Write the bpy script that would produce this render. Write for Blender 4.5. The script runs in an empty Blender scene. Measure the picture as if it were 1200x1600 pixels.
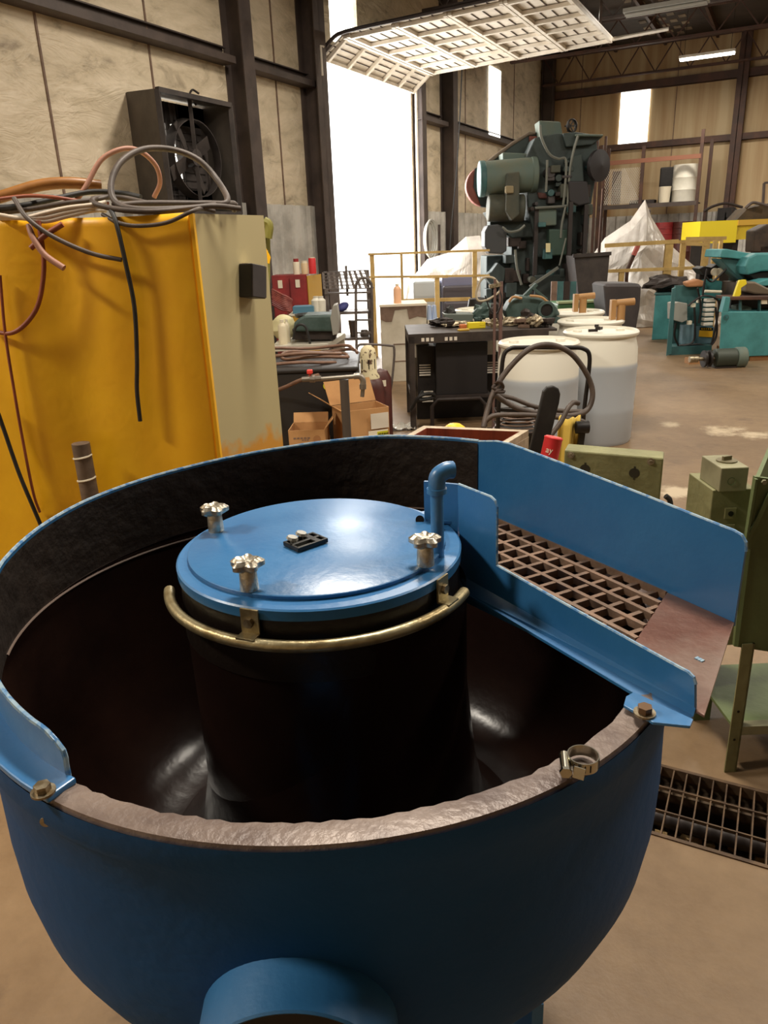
import bpy, bmesh, math, random
from mathutils import Vector, Matrix, noise
random.seed(7)
sc = bpy.context.scene
col = sc.collection
PI = math.pi
# ------------------------------------------------------------------ frames
# camera-heading frame: x right, y ahead of the photographer, z up. The building is turned by YAW.
F0, T0, R0, YAW, H = 1165.0, .345, .040, .485, 1.57
ROT = Matrix.Rotation(YAW, 4, 'Z')
CY, SY = math.cos(YAW), math.sin(YAW)
def B(x, y, z=0):            # building coordinates -> heading frame
    return Vector((x*CY + y*SY, -x*SY + y*CY, z))
def ray(px, py):
    x, y = px-600, -(py-800)
    cr, sr = math.cos(R0), math.sin(R0)
    X, Y = x*cr + y*sr, -x*sr + y*cr
    c, s = math.cos(T0), math.sin(T0)
    return Vector((X, F0*c + Y*s, -F0*s + Y*c))
O = Vector((0, 0, H))
def G(px, py, z=0):          # point at height z
    r = ray(px, py); return O + r*((z-H)/r.z)
def D(px, py, d):            # point d metres ahead
    r = ray(px, py); return O + r*(d/r.y)
def tob(v): return Vector((v.x*CY - v.y*SY, v.x*SY + v.y*CY, v.z))
def onX(px, py, X):          # point on the building plane x = X, in building coordinates
    r = tob(ray(px, py)); return O + r*(X/r.x)
def onY(px, py, Y):
    r = tob(ray(px, py)); return O + r*(Y/r.y)
def PL(px, py, a, b):        # point on the vertical plane through a, b
    n = Vector((-(b[1]-a[1]), b[0]-a[0])); r = ray(px, py)
    t = (n.x*a[0]+n.y*a[1])/(n.x*r.x+n.y*r.y); return O + r*t
# ------------------------------------------------------------------ materials
def lin(c):
    o = []
    for v in c:
        v = v/255
        o.append(v/12.92 if v <= .04045 else ((v+.055)/1.055)**2.4)
    return (*o, 1)
MC = {}
def mat(name, c, rough=.5, metal=0, c2=None, scale=6, lo=.4, hi=.65, bump=0, bscale=30, emit=0, spec=.5, alpha=None, trans=0, coat=0, stretch=None, rvar=0):
    if name in MC: return MC[name]
    m = bpy.data.materials.new(name); m.use_nodes = True
    nt = m.node_tree; N = nt.nodes; L = nt.links
    b = N['Principled BSDF']
    b.inputs['Base Color'].default_value = lin(c)
    b.inputs['Roughness'].default_value = rough
    b.inputs['Metallic'].default_value = metal
    b.inputs['Specular IOR Level'].default_value = spec
    b.inputs['Coat Weight'].default_value = coat; b.inputs['Coat Roughness'].default_value = .3
    if trans: b.inputs['Transmission Weight'].default_value = trans
    if alpha is not None: b.inputs['Alpha'].default_value = alpha
    geo = N.new('ShaderNodeNewGeometry')
    vec = geo.outputs['Position']
    if stretch:
        mp = N.new('ShaderNodeMapping'); mp.inputs['Scale'].default_value = stretch
        L.new(vec, mp.inputs['Vector']); vec = mp.outputs['Vector']
    if c2 is not None:
        nz = N.new('ShaderNodeTexNoise'); nz.inputs['Scale'].default_value = scale
        nz.inputs['Detail'].default_value = 6; nz.inputs['Roughness'].default_value = .62
        L.new(vec, nz.inputs['Vector'])
        r = N.new('ShaderNodeValToRGB'); r.color_ramp.elements[0].position = lo; r.color_ramp.elements[1].position = hi
        r.color_ramp.elements[0].color = lin(c); r.color_ramp.elements[1].color = lin(c2)
        L.new(nz.outputs['Fac'], r.inputs['Fac']); L.new(r.outputs['Color'], b.inputs['Base Color'])
        if rvar:
            mr = N.new('ShaderNodeMapRange'); mr.inputs[3].default_value = rough-rvar; mr.inputs[4].default_value = rough+rvar
            mr.inputs[1].default_value = .3; mr.inputs[2].default_value = .7
            L.new(nz.outputs['Fac'], mr.inputs[0]); L.new(mr.outputs[0], b.inputs['Roughness'])
    if bump:
        nb = N.new('ShaderNodeTexNoise'); nb.inputs['Scale'].default_value = bscale; nb.inputs['Detail'].default_value = 4
        L.new(vec, nb.inputs['Vector'])
        bp = N.new('ShaderNodeBump'); bp.inputs['Strength'].default_value = bump; bp.inputs['Distance'].default_value = .02
        L.new(nb.outputs['Fac'], bp.inputs['Height']); L.new(bp.outputs['Normal'], b.inputs['Normal'])
    if emit:
        b.inputs['Emission Color'].default_value = lin(c); b.inputs['Emission Strength'].default_value = emit
    MC[name] = m
    return m
BLUE = mat('blue_paint', (44, 108, 164), .38, 0, (56, 120, 174), 5, .35, .7, bump=.05, bscale=60, rvar=.06, coat=.4, spec=.6)
BLUE_D = mat('shaded_blue_paint', (22, 76, 128), .65, 0, (20, 68, 116), 3, .35, .7, bump=.08, bscale=40, spec=.22)  # darker copy of the blue paint; the shell's shade is in the colour
EDGE = mat('worn_paint_edge', (150, 175, 190), .5, 0, (60, 120, 175), 60, .45, .6)
LINING = mat('dark_polyurethane_lining', (26, 15, 12), .27, 0, (40, 24, 18), 3, .4, .75, bump=.12, bscale=12, spec=.4)
LINW = mat('worn_lining', (34, 26, 21), .5, 0, (46, 36, 29), 8, .45, .7, bump=.3, bscale=30)
RIMM = mat('scuffed_rim', (92, 76, 70), .4, .1, (132, 116, 106), 9, .4, .65, bump=.12, bscale=90)
HUBB = mat('hub_band', (26, 20, 16), .35, 0, (20, 60, 36), 9, .6, .72, bump=.2, bscale=20)
ALU = mat('cast_aluminium', (205, 198, 182), .32, .85, (170, 160, 142), 60, .4, .6, bump=.12, bscale=120)
BRASS = mat('dull_brass_tube', (184, 172, 136), .38, .75, (140, 122, 84), 12, .4, .6, bump=.15)
ZINC = mat('zinc', (176, 164, 140), .4, .8, (120, 104, 78), 40, .45, .6)
STAIN = mat('stainless_band', (200, 196, 180), .22, 1)
BOLT = mat('brown_bolt', (112, 86, 62), .45, .6)
BLACKM = mat('black_cast', (20, 18, 16), .45, .2)
GRATE = mat('grate_brown', (122, 98, 80), .6, .0, (144, 114, 92), 25, .4, .6, bump=.3)
PLATE = mat('worn_brown_plate', (112, 74, 60), .42, .15, (128, 106, 94), 5, .42, .62, bump=.12, bscale=50)
FLOORM = None
CREAM = mat('insulation_facing', (188, 170, 140), .6, 0, (150, 132, 106), 1.6, .45, .8, bump=.7, bscale=2.5)
STEEL_R = mat('red_oxide_steel', (70, 50, 42), .6, .1, (92, 62, 48), 3)
STEEL_G = mat('grey_brown_steel', (84, 72, 66), .6, .1, (66, 56, 52), 3)
CORR = mat('galvanised_liner', (204, 200, 192), .45, .15, (170, 166, 158), 3, bump=.1)
ROOF = mat('roof_deck', (70, 60, 52), .8, 0, (52, 44, 38), 1.2)
ROOFI = mat('roof_insulation', (150, 136, 116), .8, 0, (100, 86, 70), 2)
DOORW = mat('door_white', (226, 218, 204), .55, 0, (206, 196, 180), 3)
YEL = mat('yellow_vinyl', (252, 196, 26), .42, 0, (236, 168, 20), 1.8, .4, .8, bump=.35, bscale=5)
BEIGE = mat('beige_panel', (192, 176, 130), .55, 0, (172, 154, 106), 2.5, .45, .75, bump=.08)
GLOW = mat('daylit_panel', (255, 252, 240), .5, emit=3.5)
TUBEL = mat('lamp_tube', (255, 255, 250), .5, emit=9)
def rgb(n, *a, **k): return mat(n, *a, **k)
BLK = rgb('black_metal', (26, 23, 22), .45, .2, (38, 33, 31), 10)
DKST = rgb('dark_steel', (58, 48, 44), .55, .3, (42, 35, 32), 6)
RUB = rgb('black_rubber', (28, 27, 26), .6, 0, (42, 40, 37), 14)
CABG = rgb('grey_cable', (84, 72, 64), .55, 0, (62, 52, 46), 10)
CABW = rgb('white_cable', (205, 190, 172), .5)
CABR = rgb('red_brown_hose', (150, 78, 50), .5, 0, (126, 62, 42), 8)
CABP = rgb('pink_hose', (158, 112, 92), .55)
CABA = rgb('amber_hose', (152, 102, 48), .4, 0, (124, 80, 36), 6)
CABT = rgb('tan_hose', (128, 96, 78), .5, 0, (106, 78, 62), 12)
POLY = rgb('white_polyethylene', (226, 222, 208), .42, 0, (208, 204, 190), 2, spec=.4)
POLYB = rgb('bluish_polyethylene', (196, 204, 210), .42)
CARD = rgb('cardboard', (188, 142, 92), .8, 0, (172, 126, 78), 4)
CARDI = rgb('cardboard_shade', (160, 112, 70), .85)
LAB = rgb('paper_label', (226, 216, 192), .7)
TEAL = rgb('teal_paint', (74, 142, 144), .5, 0, (62, 122, 124), 4)
TEALD = rgb('teal_dark_paint', (62, 104, 104), .5, 0, (50, 80, 82), 5)
PRESS = rgb('dark_green_press_paint', (56, 68, 66), .65, 0, (40, 47, 46), 2.2, .4, .7, bump=.3, bscale=8)
PRESSL = rgb('hazed_teal_paint', (88, 104, 96), .65, 0, (104, 106, 88), 3, .4, .7)  # teal paint greyed, with the haze blended into its colour
PRESSR = rgb('faded_red_guard', (132, 70, 56), .6, 0, (110, 58, 48), 4)
OLIVE = rgb('olive_green_paint', (132, 130, 90), .55, 0, (106, 104, 68), 5, .4, .7, bump=.2, bscale=20)
OLIVED = rgb('green_panel_paint', (94, 108, 66), .55, 0, (74, 86, 50), 4, .4, .7, bump=.15, bscale=20)
OLIVEG = rgb('greenish_grey_paint', (142, 138, 108), .55, 0, (118, 114, 86), 7)
RAIL = rgb('yellow_ochre_paint', (200, 168, 104), .6, 0, (176, 144, 84), 6)
REDP = rgb('red_paint', (150, 44, 44), .5, 0, (120, 34, 36), 4)
REDC = rgb('bright_red_plastic', (208, 44, 48), .45)
REDD = rgb('rose_red_drum', (176, 36, 60), .5)
RUST = rgb('rust_red_lining', (150, 70, 42), .6, 0, (118, 52, 32), 8, stretch=(3, 3, .6))
STONE = rgb('dusty_cream_steel', (196, 180, 156), .7, 0, (160, 142, 116), 14)
WCAB = rgb('dirty_white_cabinet', (208, 200, 182), .6, 0, (186, 176, 156), 3)
BROWN = rgb('brown_stain', (128, 104, 88), .7, 0, (104, 82, 68), 8)
GRNM = rgb('grey_green_casting', (74, 92, 88), .55, .1, (50, 70, 64), 6)
MAROON = rgb('maroon_cylinder_paint', (86, 40, 32), .45, 0, (70, 34, 28), 6)
CRUST = rgb('chipped_cream_paint', (222, 208, 168), .6, 0, (90, 62, 44), 26, .58, .62)
YBRT = rgb('bright_yellow', (226, 204, 40), .5)
YDIRT = rgb('dirty_yellow', (206, 178, 40), .6, 0, (112, 88, 30), 2.5, .5, .7)
WOOD = rgb('raw_timber', (164, 120, 76), .8, 0, (140, 98, 60), 10)
OCHRE = rgb('tan_plastic', (170, 128, 80), .5)
PIPEG = rgb('galvanised_pipe', (150, 142, 130), .35, .7)
ZBLK = rgb('silver_grey_box', (160, 158, 150), .5, .2)
PLAS = rgb('translucent_plastic_sheet', (222, 214, 204), .22, 0, (196, 188, 178), 3, alpha=.62, bump=.8, bscale=6)
GREYT = rgb('grey_fabric_tape', (112, 94, 78), .7, 0, (92, 76, 62), 20)
BLUEBX = rgb('blue_box', (70, 116, 140), .6)
BLUEBG = rgb('blue_bag', (90, 96, 170), .5)
CHAR = rgb('charcoal_plastic', (52, 48, 50), .55, 0, (66, 60, 60), 4)
CLEARB = rgb('milky_bottle', (226, 214, 184), .4)

def floor_mat():
    m = bpy.data.materials.new('stained_concrete'); m.use_nodes = True
    nt = m.node_tree; N = nt.nodes; L = nt.links; b = N['Principled BSDF']
    g = N.new('ShaderNodeNewGeometry')
    def nz(s, det=6, r=.6):
        n = N.new('ShaderNodeTexNoise'); n.inputs['Scale'].default_value = s; n.inputs['Detail'].default_value = det
        n.inputs['Roughness'].default_value = r; L.new(g.outputs['Position'], n.inputs['Vector']); return n
    def ramp(src, stops):
        r = N.new('ShaderNodeValToRGB'); e = r.color_ramp.elements
        e[0].position, e[1].position = stops[0][0], stops[-1][0]
        e[0].color, e[1].color = lin(stops[0][1]), lin(stops[-1][1])
        for p, c in stops[1:-1]:
            k = e.new(p); k.color = lin(c)
        L.new(src, r.inputs['Fac']); return r
    def mix(f, a, c):
        x = N.new('ShaderNodeMix'); x.data_type = 'RGBA'
        L.new(f, x.inputs[0]); L.new(a, x.inputs[6]); L.new(c, x.inputs[7]); return x.outputs[2]
    base = ramp(nz(.9).outputs['Fac'], [(.3, (96, 76, 54)), (.5, (120, 96, 68)), (.72, (142, 118, 88))])
    fine = ramp(nz(9, 8, .7).outputs['Fac'], [(.3, (104, 80, 56)), (.7, (150, 124, 94))])
    f1 = N.new('ShaderNodeMath'); f1.operation = 'MULTIPLY'; f1.inputs[1].default_value = .35; f1.inputs[0].default_value = 1
    v = N.new('ShaderNodeValue'); v.outputs[0].default_value = .35
    c1 = mix(v.outputs[0], base.outputs['Color'], fine.outputs['Color'])
    # pale spill patches, each at its own spot on the floor
    tot = None
    for (p, r) in ((G(1130, 672), .34), (G(1045, 664), .18), (G(1180, 680), .25), (G(1060, 770), .25)):
        q = ROT @ p
        d = N.new('ShaderNodeVectorMath'); d.operation = 'DISTANCE'; d.inputs[1].default_value = q
        L.new(g.outputs['Position'], d.inputs[0])
        mr = N.new('ShaderNodeMapRange'); mr.inputs[1].default_value = 0; mr.inputs[2].default_value = r*1.6; mr.inputs[3].default_value = 1; mr.inputs[4].default_value = 0
        L.new(d.outputs['Value'], mr.inputs[0])
        if tot is None: tot = mr.outputs[0]
        else:
            a = N.new('ShaderNodeMath'); a.operation = 'MAXIMUM'; L.new(tot, a.inputs[0]); L.new(mr.outputs[0], a.inputs[1]); tot = a.outputs[0]
    n3 = nz(5, 8, .75)
    mm = N.new('ShaderNodeMath'); mm.operation = 'MULTIPLY'; L.new(tot, mm.inputs[0]); L.new(n3.outputs['Fac'], mm.inputs[1])
    th = N.new('ShaderNodeMapRange'); th.inputs[1].default_value = .30; th.inputs[2].default_value = .46; L.new(mm.outputs[0], th.inputs[0])
    pale = N.new('ShaderNodeRGB'); pale.outputs[0].default_value = lin((188, 170, 142))
    c2 = mix(th.outputs[0], c1, pale.outputs[0])
    n4 = nz(2.2, 6, .65)
    dk = N.new('ShaderNodeMapRange'); dk.inputs[1].default_value = .60; dk.inputs[2].default_value = .70; dk.inputs[4].default_value = .6
    L.new(n4.outputs['Fac'], dk.inputs[0])
    dark = N.new('ShaderNodeRGB'); dark.outputs[0].default_value = lin((84, 64, 46))
    c3 = mix(dk.outputs[0], c2, dark.outputs[0])
    L.new(c3, b.inputs['Base Color'])
    b.inputs['Roughness'].default_value = .5
    bp = N.new('ShaderNodeBump'); bp.inputs['Strength'].default_value = .15; bp.inputs['Distance'].default_value = .01
    L.new(nz(30).outputs['Fac'], bp.inputs['Height']); L.new(bp.outputs['Normal'], b.inputs['Normal'])
    return m
FLOORM = floor_mat()
def stained_wall():
    m = bpy.data.materials.new('stained_insulation_facing'); m.use_nodes = True
    nt = m.node_tree; N = nt.nodes; L = nt.links; b = N['Principled BSDF']
    g = N.new('ShaderNodeNewGeometry')
    mp = N.new('ShaderNodeMapping'); mp.inputs['Scale'].default_value = (2.2, 2.2, .12); L.new(g.outputs['Position'], mp.inputs['Vector'])
    n = N.new('ShaderNodeTexNoise'); n.inputs['Scale'].default_value = 1.5; n.inputs['Detail'].default_value = 5; L.new(mp.outputs['Vector'], n.inputs['Vector'])
    r = N.new('ShaderNodeValToRGB'); e = r.color_ramp.elements
    e[0].position = .35; e[0].color = lin((196, 174, 136)); e[1].position = .72; e[1].color = lin((150, 112, 66))
    L.new(n.outputs['Fac'], r.inputs['Fac']); L.new(r.outputs['Color'], b.inputs['Base Color'])
    b.inputs['Roughness'].default_value = .65
    return m
WALLB = stained_wall()
# dirty vinyl facing of the left wall: blotches and streaks
def dirty_wall():
    m = bpy.data.materials.new('dirty_vinyl_facing'); m.use_nodes = True
    nt = m.node_tree; N = nt.nodes; L = nt.links; b = N['Principled BSDF']
    g = N.new('ShaderNodeNewGeometry')
    mp = N.new('ShaderNodeMapping'); mp.inputs['Rotation'].default_value = (.7, 0, 0); mp.inputs['Scale'].default_value = (1, 1.0, 2.2)
    L.new(g.outputs['Position'], mp.inputs['Vector'])
    def nz(s, d=7, ds=0):
        n = N.new('ShaderNodeTexNoise'); n.inputs['Scale'].default_value = s; n.inputs['Detail'].default_value = d
        n.inputs['Roughness'].default_value = .65; n.inputs['Distortion'].default_value = ds
        L.new(mp.outputs['Vector'], n.inputs['Vector']); return n
    r = N.new('ShaderNodeValToRGB'); e = r.color_ramp.elements
    e[0].position = .36; e[0].color = lin((224, 208, 182)); e[1].position = .76; e[1].color = lin((128, 112, 92))
    k = e.new(.55); k.color = lin((206, 190, 162))
    L.new(nz(1.7, 8, .6).outputs['Fac'], r.inputs['Fac']); L.new(r.outputs['Color'], b.inputs['Base Color'])
    b.inputs['Roughness'].default_value = .6
    bp = N.new('ShaderNodeBump'); bp.inputs['Strength'].default_value = .8; bp.inputs['Distance'].default_value = .05
    L.new(nz(1.8, 4, .8).outputs['Fac'], bp.inputs['Height']); L.new(bp.outputs['Normal'], b.inputs['Normal'])
    return m
WALLL = dirty_wall()
# ------------------------------------------------------------------ mesh builder (coordinates in the heading frame)
class M:
    def __init__(s): s.v = []; s.f = []
    def add(s, vs, fs):
        n = len(s.v); s.v += [Vector(v) for v in vs]; s.f += [[i+n for i in f] for f in fs]; return s
    def box(s, c, size, rz=0, rot=None, taper=None):
        c = Vector(c); hx, hy, hz = [k/2 for k in size]
        R = rot.to_4x4() if rot is not None else Matrix.Rotation(rz, 4, 'Z')
        t = taper or 1
        vs = []
        for z, k in ((-hz, 1), (hz, t)):
            for x, y in ((-hx, -hy), (hx, -hy), (hx, hy), (-hx, hy)):
                vs.append(c + R @ Vector((x*k, y*k, z)))
        return s.add(vs, [(3, 2, 1, 0), (4, 5, 6, 7), (0, 1, 5, 4), (1, 2, 6, 5), (2, 3, 7, 6), (3, 0, 4, 7)])
    def span(s, a, b, rz=0):      # box between two corners
        a, b = Vector(a), Vector(b); return s.box((a+b)/2, [abs(b[i]-a[i]) for i in range(3)], rz)
    def beam(s, a, b, w, h, up=(0, 0, 1)):
        a, b = Vector(a), Vector(b); z = (b-a); l = z.length; z.normalize()
        up = Vector(up)
        if abs(z.dot(up)) > .98: up = Vector((0, 1, 0))
        x = up.cross(z).normalized(); y = z.cross(x)
        R = Matrix((x, y, z)).transposed()
        return s.box((a+b)/2, (w, h, l), rot=R)
    def cyl(s, a, b, r, r2=None, n=20, cap=True):
        a, b = Vector(a), Vector(b); r2 = r if r2 is None else r2
        z = (b-a).normalized(); up = Vector((0, 0, 1)) if abs(z.z) < .95 else Vector((1, 0, 0))
        x = up.cross(z).normalized(); y = z.cross(x)
        vs = []
        for c, q in ((a, r), (b, r2)):
            for i in range(n):
                t = 2*PI*i/n; vs.append(c + x*q*math.cos(t) + y*q*math.sin(t))
        fs = [(i, (i+1) % n, n+(i+1) % n, n+i) for i in range(n)]
        if cap: fs += [tuple(range(n-1, -1, -1)), tuple(range(n, 2*n))]
        return s.add(vs, fs)
    def tube(s, pts, r, n=10, sm=6, cap=True):
        P = [Vector(p) for p in pts]
        if sm and len(P) > 2:
            Q = [P[0]*2-P[1]] + P + [P[-1]*2-P[-2]]; R = []
            for i in range(1, len(Q)-2):
                p0, p1, p2, p3 = Q[i-1:i+3]
                for k in range(sm):
                    t = k/sm
                    R.append(.5*((2*p1)+(p2-p0)*t+(2*p0-5*p1+4*p2-p3)*t*t+(3*p1-p0-3*p2+p3)*t**3))
            P = R + [P[-1]]
        vs, fs = [], []; x = None
        for i, p in enumerate(P):
            t = (P[min(i+1, len(P)-1)]-P[max(i-1, 0)])
            if t.length < 1e-9: t = Vector((0, 0, 1))
            t.normalize()
            if x is None:
                u = Vector((0, 0, 1)) if abs(t.z) < .9 else Vector((1, 0, 0)); x = u.cross(t).normalized()
            else:
                x = (x-t*x.dot(t))
                x = x.normalized() if x.length > 1e-6 else Vector((1, 0, 0))
            y = t.cross(x)
            rr = r[i*len(r)//len(P)] if isinstance(r, (list, tuple)) else r
            for k in range(n):
                a = 2*PI*k/n; vs.append(p+x*rr*math.cos(a)+y*rr*math.sin(a))
        for i in range(len(P)-1):
            for k in range(n): fs.append((i*n+k, i*n+(k+1) % n, (i+1)*n+(k+1) % n, (i+1)*n+k))
        if cap: fs += [tuple(range(n-1, -1, -1)), tuple(range((len(P)-1)*n, len(P)*n))]
        return s.add(vs, fs)
    def lathe(s, prof, c=(0, 0), n=48, a0=0, a1=360, rot=None, org=None):
        full = abs(a1-a0) >= 360; m = n if full else n+1
        vs, fs = [], []
        for r, z in prof:
            for i in range(m):
                t = math.radians(a0+(a1-a0)*i/n); p = Vector((r*math.cos(t), r*math.sin(t), z))
                if rot is not None: p = rot @ p
                vs.append(p + (Vector(org) if org is not None else Vector((c[0], c[1], 0))))
        for j in range(len(prof)-1):
            for i in range(n):
                k = (i+1) % m
                fs.append((j*m+i, j*m+k, (j+1)*m+k, (j+1)*m+i))
        return s.add(vs, fs)
    def poly(s, pts, off):         # polygon extruded by a vector
        P = [Vector(p) for p in pts]; o = Vector(off); n = len(P)
        return s.add(P+[p+o for p in P], [tuple(range(n)), tuple(range(2*n-1, n-1, -1))]+[(i, n+i, n+(i+1) % n, (i+1) % n) for i in range(n)])
    def outl(s, px, d, th):        # vertical plate outline at distance d, th deep
        return s.poly([D(x, y, d) for x, y in px], (0, th, 0))
    def pbox(s, x0, y0, x1, y1, d, th):
        a = D(x0, (y0+y1)/2, d); b = D(x1, (y0+y1)/2, d); xm = (x0+x1)/2
        return s.span((a.x, d, D(xm, y1, d).z), (b.x, d+th, D(xm, y0, d).z))
    def bowl(s, fn, nu, nv, th=0):
        vs = [fn(i/nu, j/nv) for j in range(nv+1) for i in range(nu+1)]
        fs = [(j*(nu+1)+i, j*(nu+1)+i+1, (j+1)*(nu+1)+i+1, (j+1)*(nu+1)+i) for j in range(nv) for i in range(nu)]
        return s.add(vs, fs)
    def build(s, name, m, parent=None, smooth=False, bevel=0, org=None, solid=0):
        vv = [ROT @ v for v in s.v]
        if parent is not None: o0 = parent_world(parent)
        else:
            if org is not None: o0 = ROT @ Vector(org)
            else:
                n = len(vv); o0 = Vector((sum(v.x for v in vv)/n, sum(v.y for v in vv)/n, min(v.z for v in vv)))
        me = bpy.data.meshes.new(name)
        me.from_pydata([v-o0 for v in vv], [], s.f); me.validate(); me.update()
        bm = bmesh.new(); bm.from_mesh(me); bmesh.ops.recalc_face_normals(bm, faces=bm.faces); bm.to_mesh(me); bm.free()
        ms = m if isinstance(m, (list, tuple)) else [m]
        for k in ms: me.materials.append(k)
        o = bpy.data.objects.new(name, me); col.objects.link(o)
        if parent is not None: o.parent = parent; o['_o'] = list(o0)
        else: o.location = o0; o['_o'] = list(o0)
        if smooth:
            for p in me.polygons: p.use_smooth = True
            try: me.set_sharp_from_angle(angle=math.radians(38))
            except Exception: pass
        if solid:
            md = o.modifiers.new('s', 'SOLIDIFY'); md.thickness = solid; md.offset = 0
        if bevel:
            md = o.modifiers.new('b', 'BEVEL'); md.width = bevel; md.segments = 2; md.limit_method = 'ANGLE'; md.angle_limit = math.radians(50)
        return o
def parent_world(p): return Vector(p['_o'])
def tag(o, label, cat, group=None, kind=None):
    o['label'] = label; o['category'] = cat
    if group: o['group'] = group
    if kind: o['kind'] = kind
    return o
def thing(name, label, cat, loc, group=None):
    o = bpy.data.objects.new(name, None); col.objects.link(o); o.empty_display_size = .1
    w = ROT @ Vector(loc); o.location = w; o['_o'] = list(w)
    return tag(o, label, cat, group)
def struct(name, m, mt, **k):
    o = m.build(name, mt, **k); o['kind'] = 'structure'; return o
def dup(root, label=None, shift=None, rz=0, scale=1):   # shift in the heading frame
    r = root.copy(); col.objects.link(r)
    if shift is not None: r.location = root.location + ROT @ Vector(shift)
    r['_o'] = list(r.location)
    if rz: r.rotation_euler = (0, 0, rz)
    if scale != 1: r.scale = (scale,)*3
    if label: r['label'] = label
    for ch in root.children:
        c = ch.copy(); col.objects.link(c); c.parent = r
        for g in ch.children:
            e = g.copy(); col.objects.link(e); e.parent = c
    return r
def bbox(m, p0, p1):               # box between two corners given in building coordinates
    c = (Vector(p0)+Vector(p1))/2; m.box(B(*c), [abs(p1[i]-p0[i]) for i in range(3)], -YAW); return m
def hose(pts, r, **k): return M().tube([D(x, y, d) for x, y, d in pts], r, **k)
def wobble(p, a, s): return p + Vector(noise.noise_vector(p*s))*a

ROLL = -1; DOORP = 420; SKY = 3.2; EXPO = 0.35
OVERHEAD_LIGHTS = [(-4.6, -1.2, 220), (-1.1, 2.6, 185), (2.4, 4.2, 110), (-3.6, 7.5, 110), (1, 9, 120), (5.5, 9, 120), (-3, 15, 120), (2.5, 15, 120), (-2.1, 20.1, 90), (3.5, 20.3, 100), (7.5, 14, 100)]  # overhead lights; near ones added and placed to brighten cabinet front and lid
# ------------------------------------------------------------------ the building
XL, YB, XR, YF, ZR_ = -6.66, 23.33, 12.0, -4.0, 6.3
# floor with the drain trench cut out
tx0, tx1, ty0, ty1 = -1.7, 2.4, 1.775, 2.09
m = M()
for (a, b, c, d) in ((XL, YF, XR, ty0), (XL, ty1, XR, YB), (XL, ty0, tx0, ty1), (tx1, ty0, XR, ty1)):
    m.bbox((a, b, -.02), (c, d, 0)) if hasattr(m, 'bbox') else bbox(m, (a, b, -.02), (c, d, 0))
struct('floor', m, FLOORM)
PIT = mat('pit_concrete', (92, 74, 54), .85, 0, (58, 46, 34), 7, bump=.5, bscale=12)
m = M(); bbox(m, (tx0, ty0-.02, -.2), (tx1, ty0, -.021)); bbox(m, (tx0, ty1, -.2), (tx1, ty1+.02, -.021)); bbox(m, (tx0, ty0, -.22), (tx1, ty1, -.18))
bbox(m, (tx0-.02, ty0, -.2), (tx0, ty1, -.021)); bbox(m, (tx1, ty0, -.2), (tx1+.02, ty1, -.021)); bbox(m, (tx0, ty1-.05, -.09), (tx1, ty1, -.06))
struct('floor_trench', m, PIT)
# walls
m = M(); dy0, dy1, dz = 10.96, 14.38, 4.30
bbox(m, (XL-.15, YF, 0), (XL, dy0, 6.6)); bbox(m, (XL-.15, dy1, 0), (XL, YB+.15, 6.6))
bbox(m, (XL-.15, dy0, dz), (XL, 11.5, 6.6)); bbox(m, (XL-.15, 12.38, dz), (XL, dy1, 6.6)); bbox(m, (XL-.15, 11.5, dz), (XL, 12.38, 4.55))
struct('wall_left', m, WALLL)
m = M(); bbox(m, (XL, YB, 0), (XR, YB+.15, 6.6)); struct('wall_back', m, WALLB)
m = M(); bbox(m, (XR, YF, 0), (XR+.15, YB, 6.6)); struct('wall_right', m, CREAM)
m = M(); bbox(m, (XL, YF-.15, 0), (XR, YF, 6.6)); struct('wall_front', m, CREAM)
m = M(); bbox(m, (XL-.15, YF, 6.3), (XR, YB+.15, 6.4))
for k in range(9):
    y = 15.2+k*.9
    bbox(m, (-5.5, y, 6.27), (4.0, y+.28, 6.30)) if False else None
struct('ceiling', m, ROOF)
# daylit panels
m = M(); bbox(m, (XL-.12, 11.5, 4.55), (XL-.06, 12.38, 6.3)); struct('window_1', m, GLOW)
m = M(); bbox(m, (XL+.012, 18.72, 3.90), (XL+.03, 19.50, 5.35)); struct('window_2', m, GLOW)
m = M(); a = onY(973, 140, YB); b_ = onY(1011, 226, YB); bbox(m, (-4.52, YB-.03, 3.83), (-3.76, YB-.012, 5.2)); struct('window_3', m, GLOW)
# lower liner panels, girts, columns
def corrug(x0, x1, alongx, z0, z1, fixed, pitch=.28, dep=.055):
    m = M(); n = int((x1-x0)/pitch); pts = []
    for i in range(n+1):
        for (o, h) in ((0, 0), (.5, 0), (.62, 1), (.88, 1)):
            x = x0+(i+o)*pitch
            if x <= x1: pts.append((x, h*dep))
    vs = []
    for z in (z0, z1):
        for x, h in pts: vs.append(B(x, fixed-h, z) if alongx else B(fixed+h, x, z))
    k = len(pts); m.add(vs, [(i, i+1, k+i+1, k+i) for i in range(k-1)]); return m
struct('wall_left_liner', corrug(YF, dy0-.1, False, 0, 2.16, XL+.03), CORR)
struct('wall_left_liner', corrug(dy1+.1, YB, False, 0, 2.16, XL+.03), CORR)
struct('wall_back_liner', corrug(XL+.1, XR, True, 0, 2.05, YB-.03), CORR)
n = 0
def trim(m, mt, **k):
    global n; n += 1; return struct('trim_%d' % n, m, mt, **k)
for z in (3.87,):
    for (a, b) in ((YF, 8.75), (9.05, dy0-.1), (dy1+.1, 15.75), (16.05, 23.0)):
        m = M(); bbox(m, (XL, a, z-.10), (XL+.20, b, z-.085)); bbox(m, (XL+.19, a, z-.10), (XL+.205, b, z-.02)); bbox(m, (XL, a, z-.1), (XL+.01, b, z+.1)); bbox(m, (XL, a, z+.085), (XL+.07, b, z+.10))
        trim(m, STEEL_G)
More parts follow.
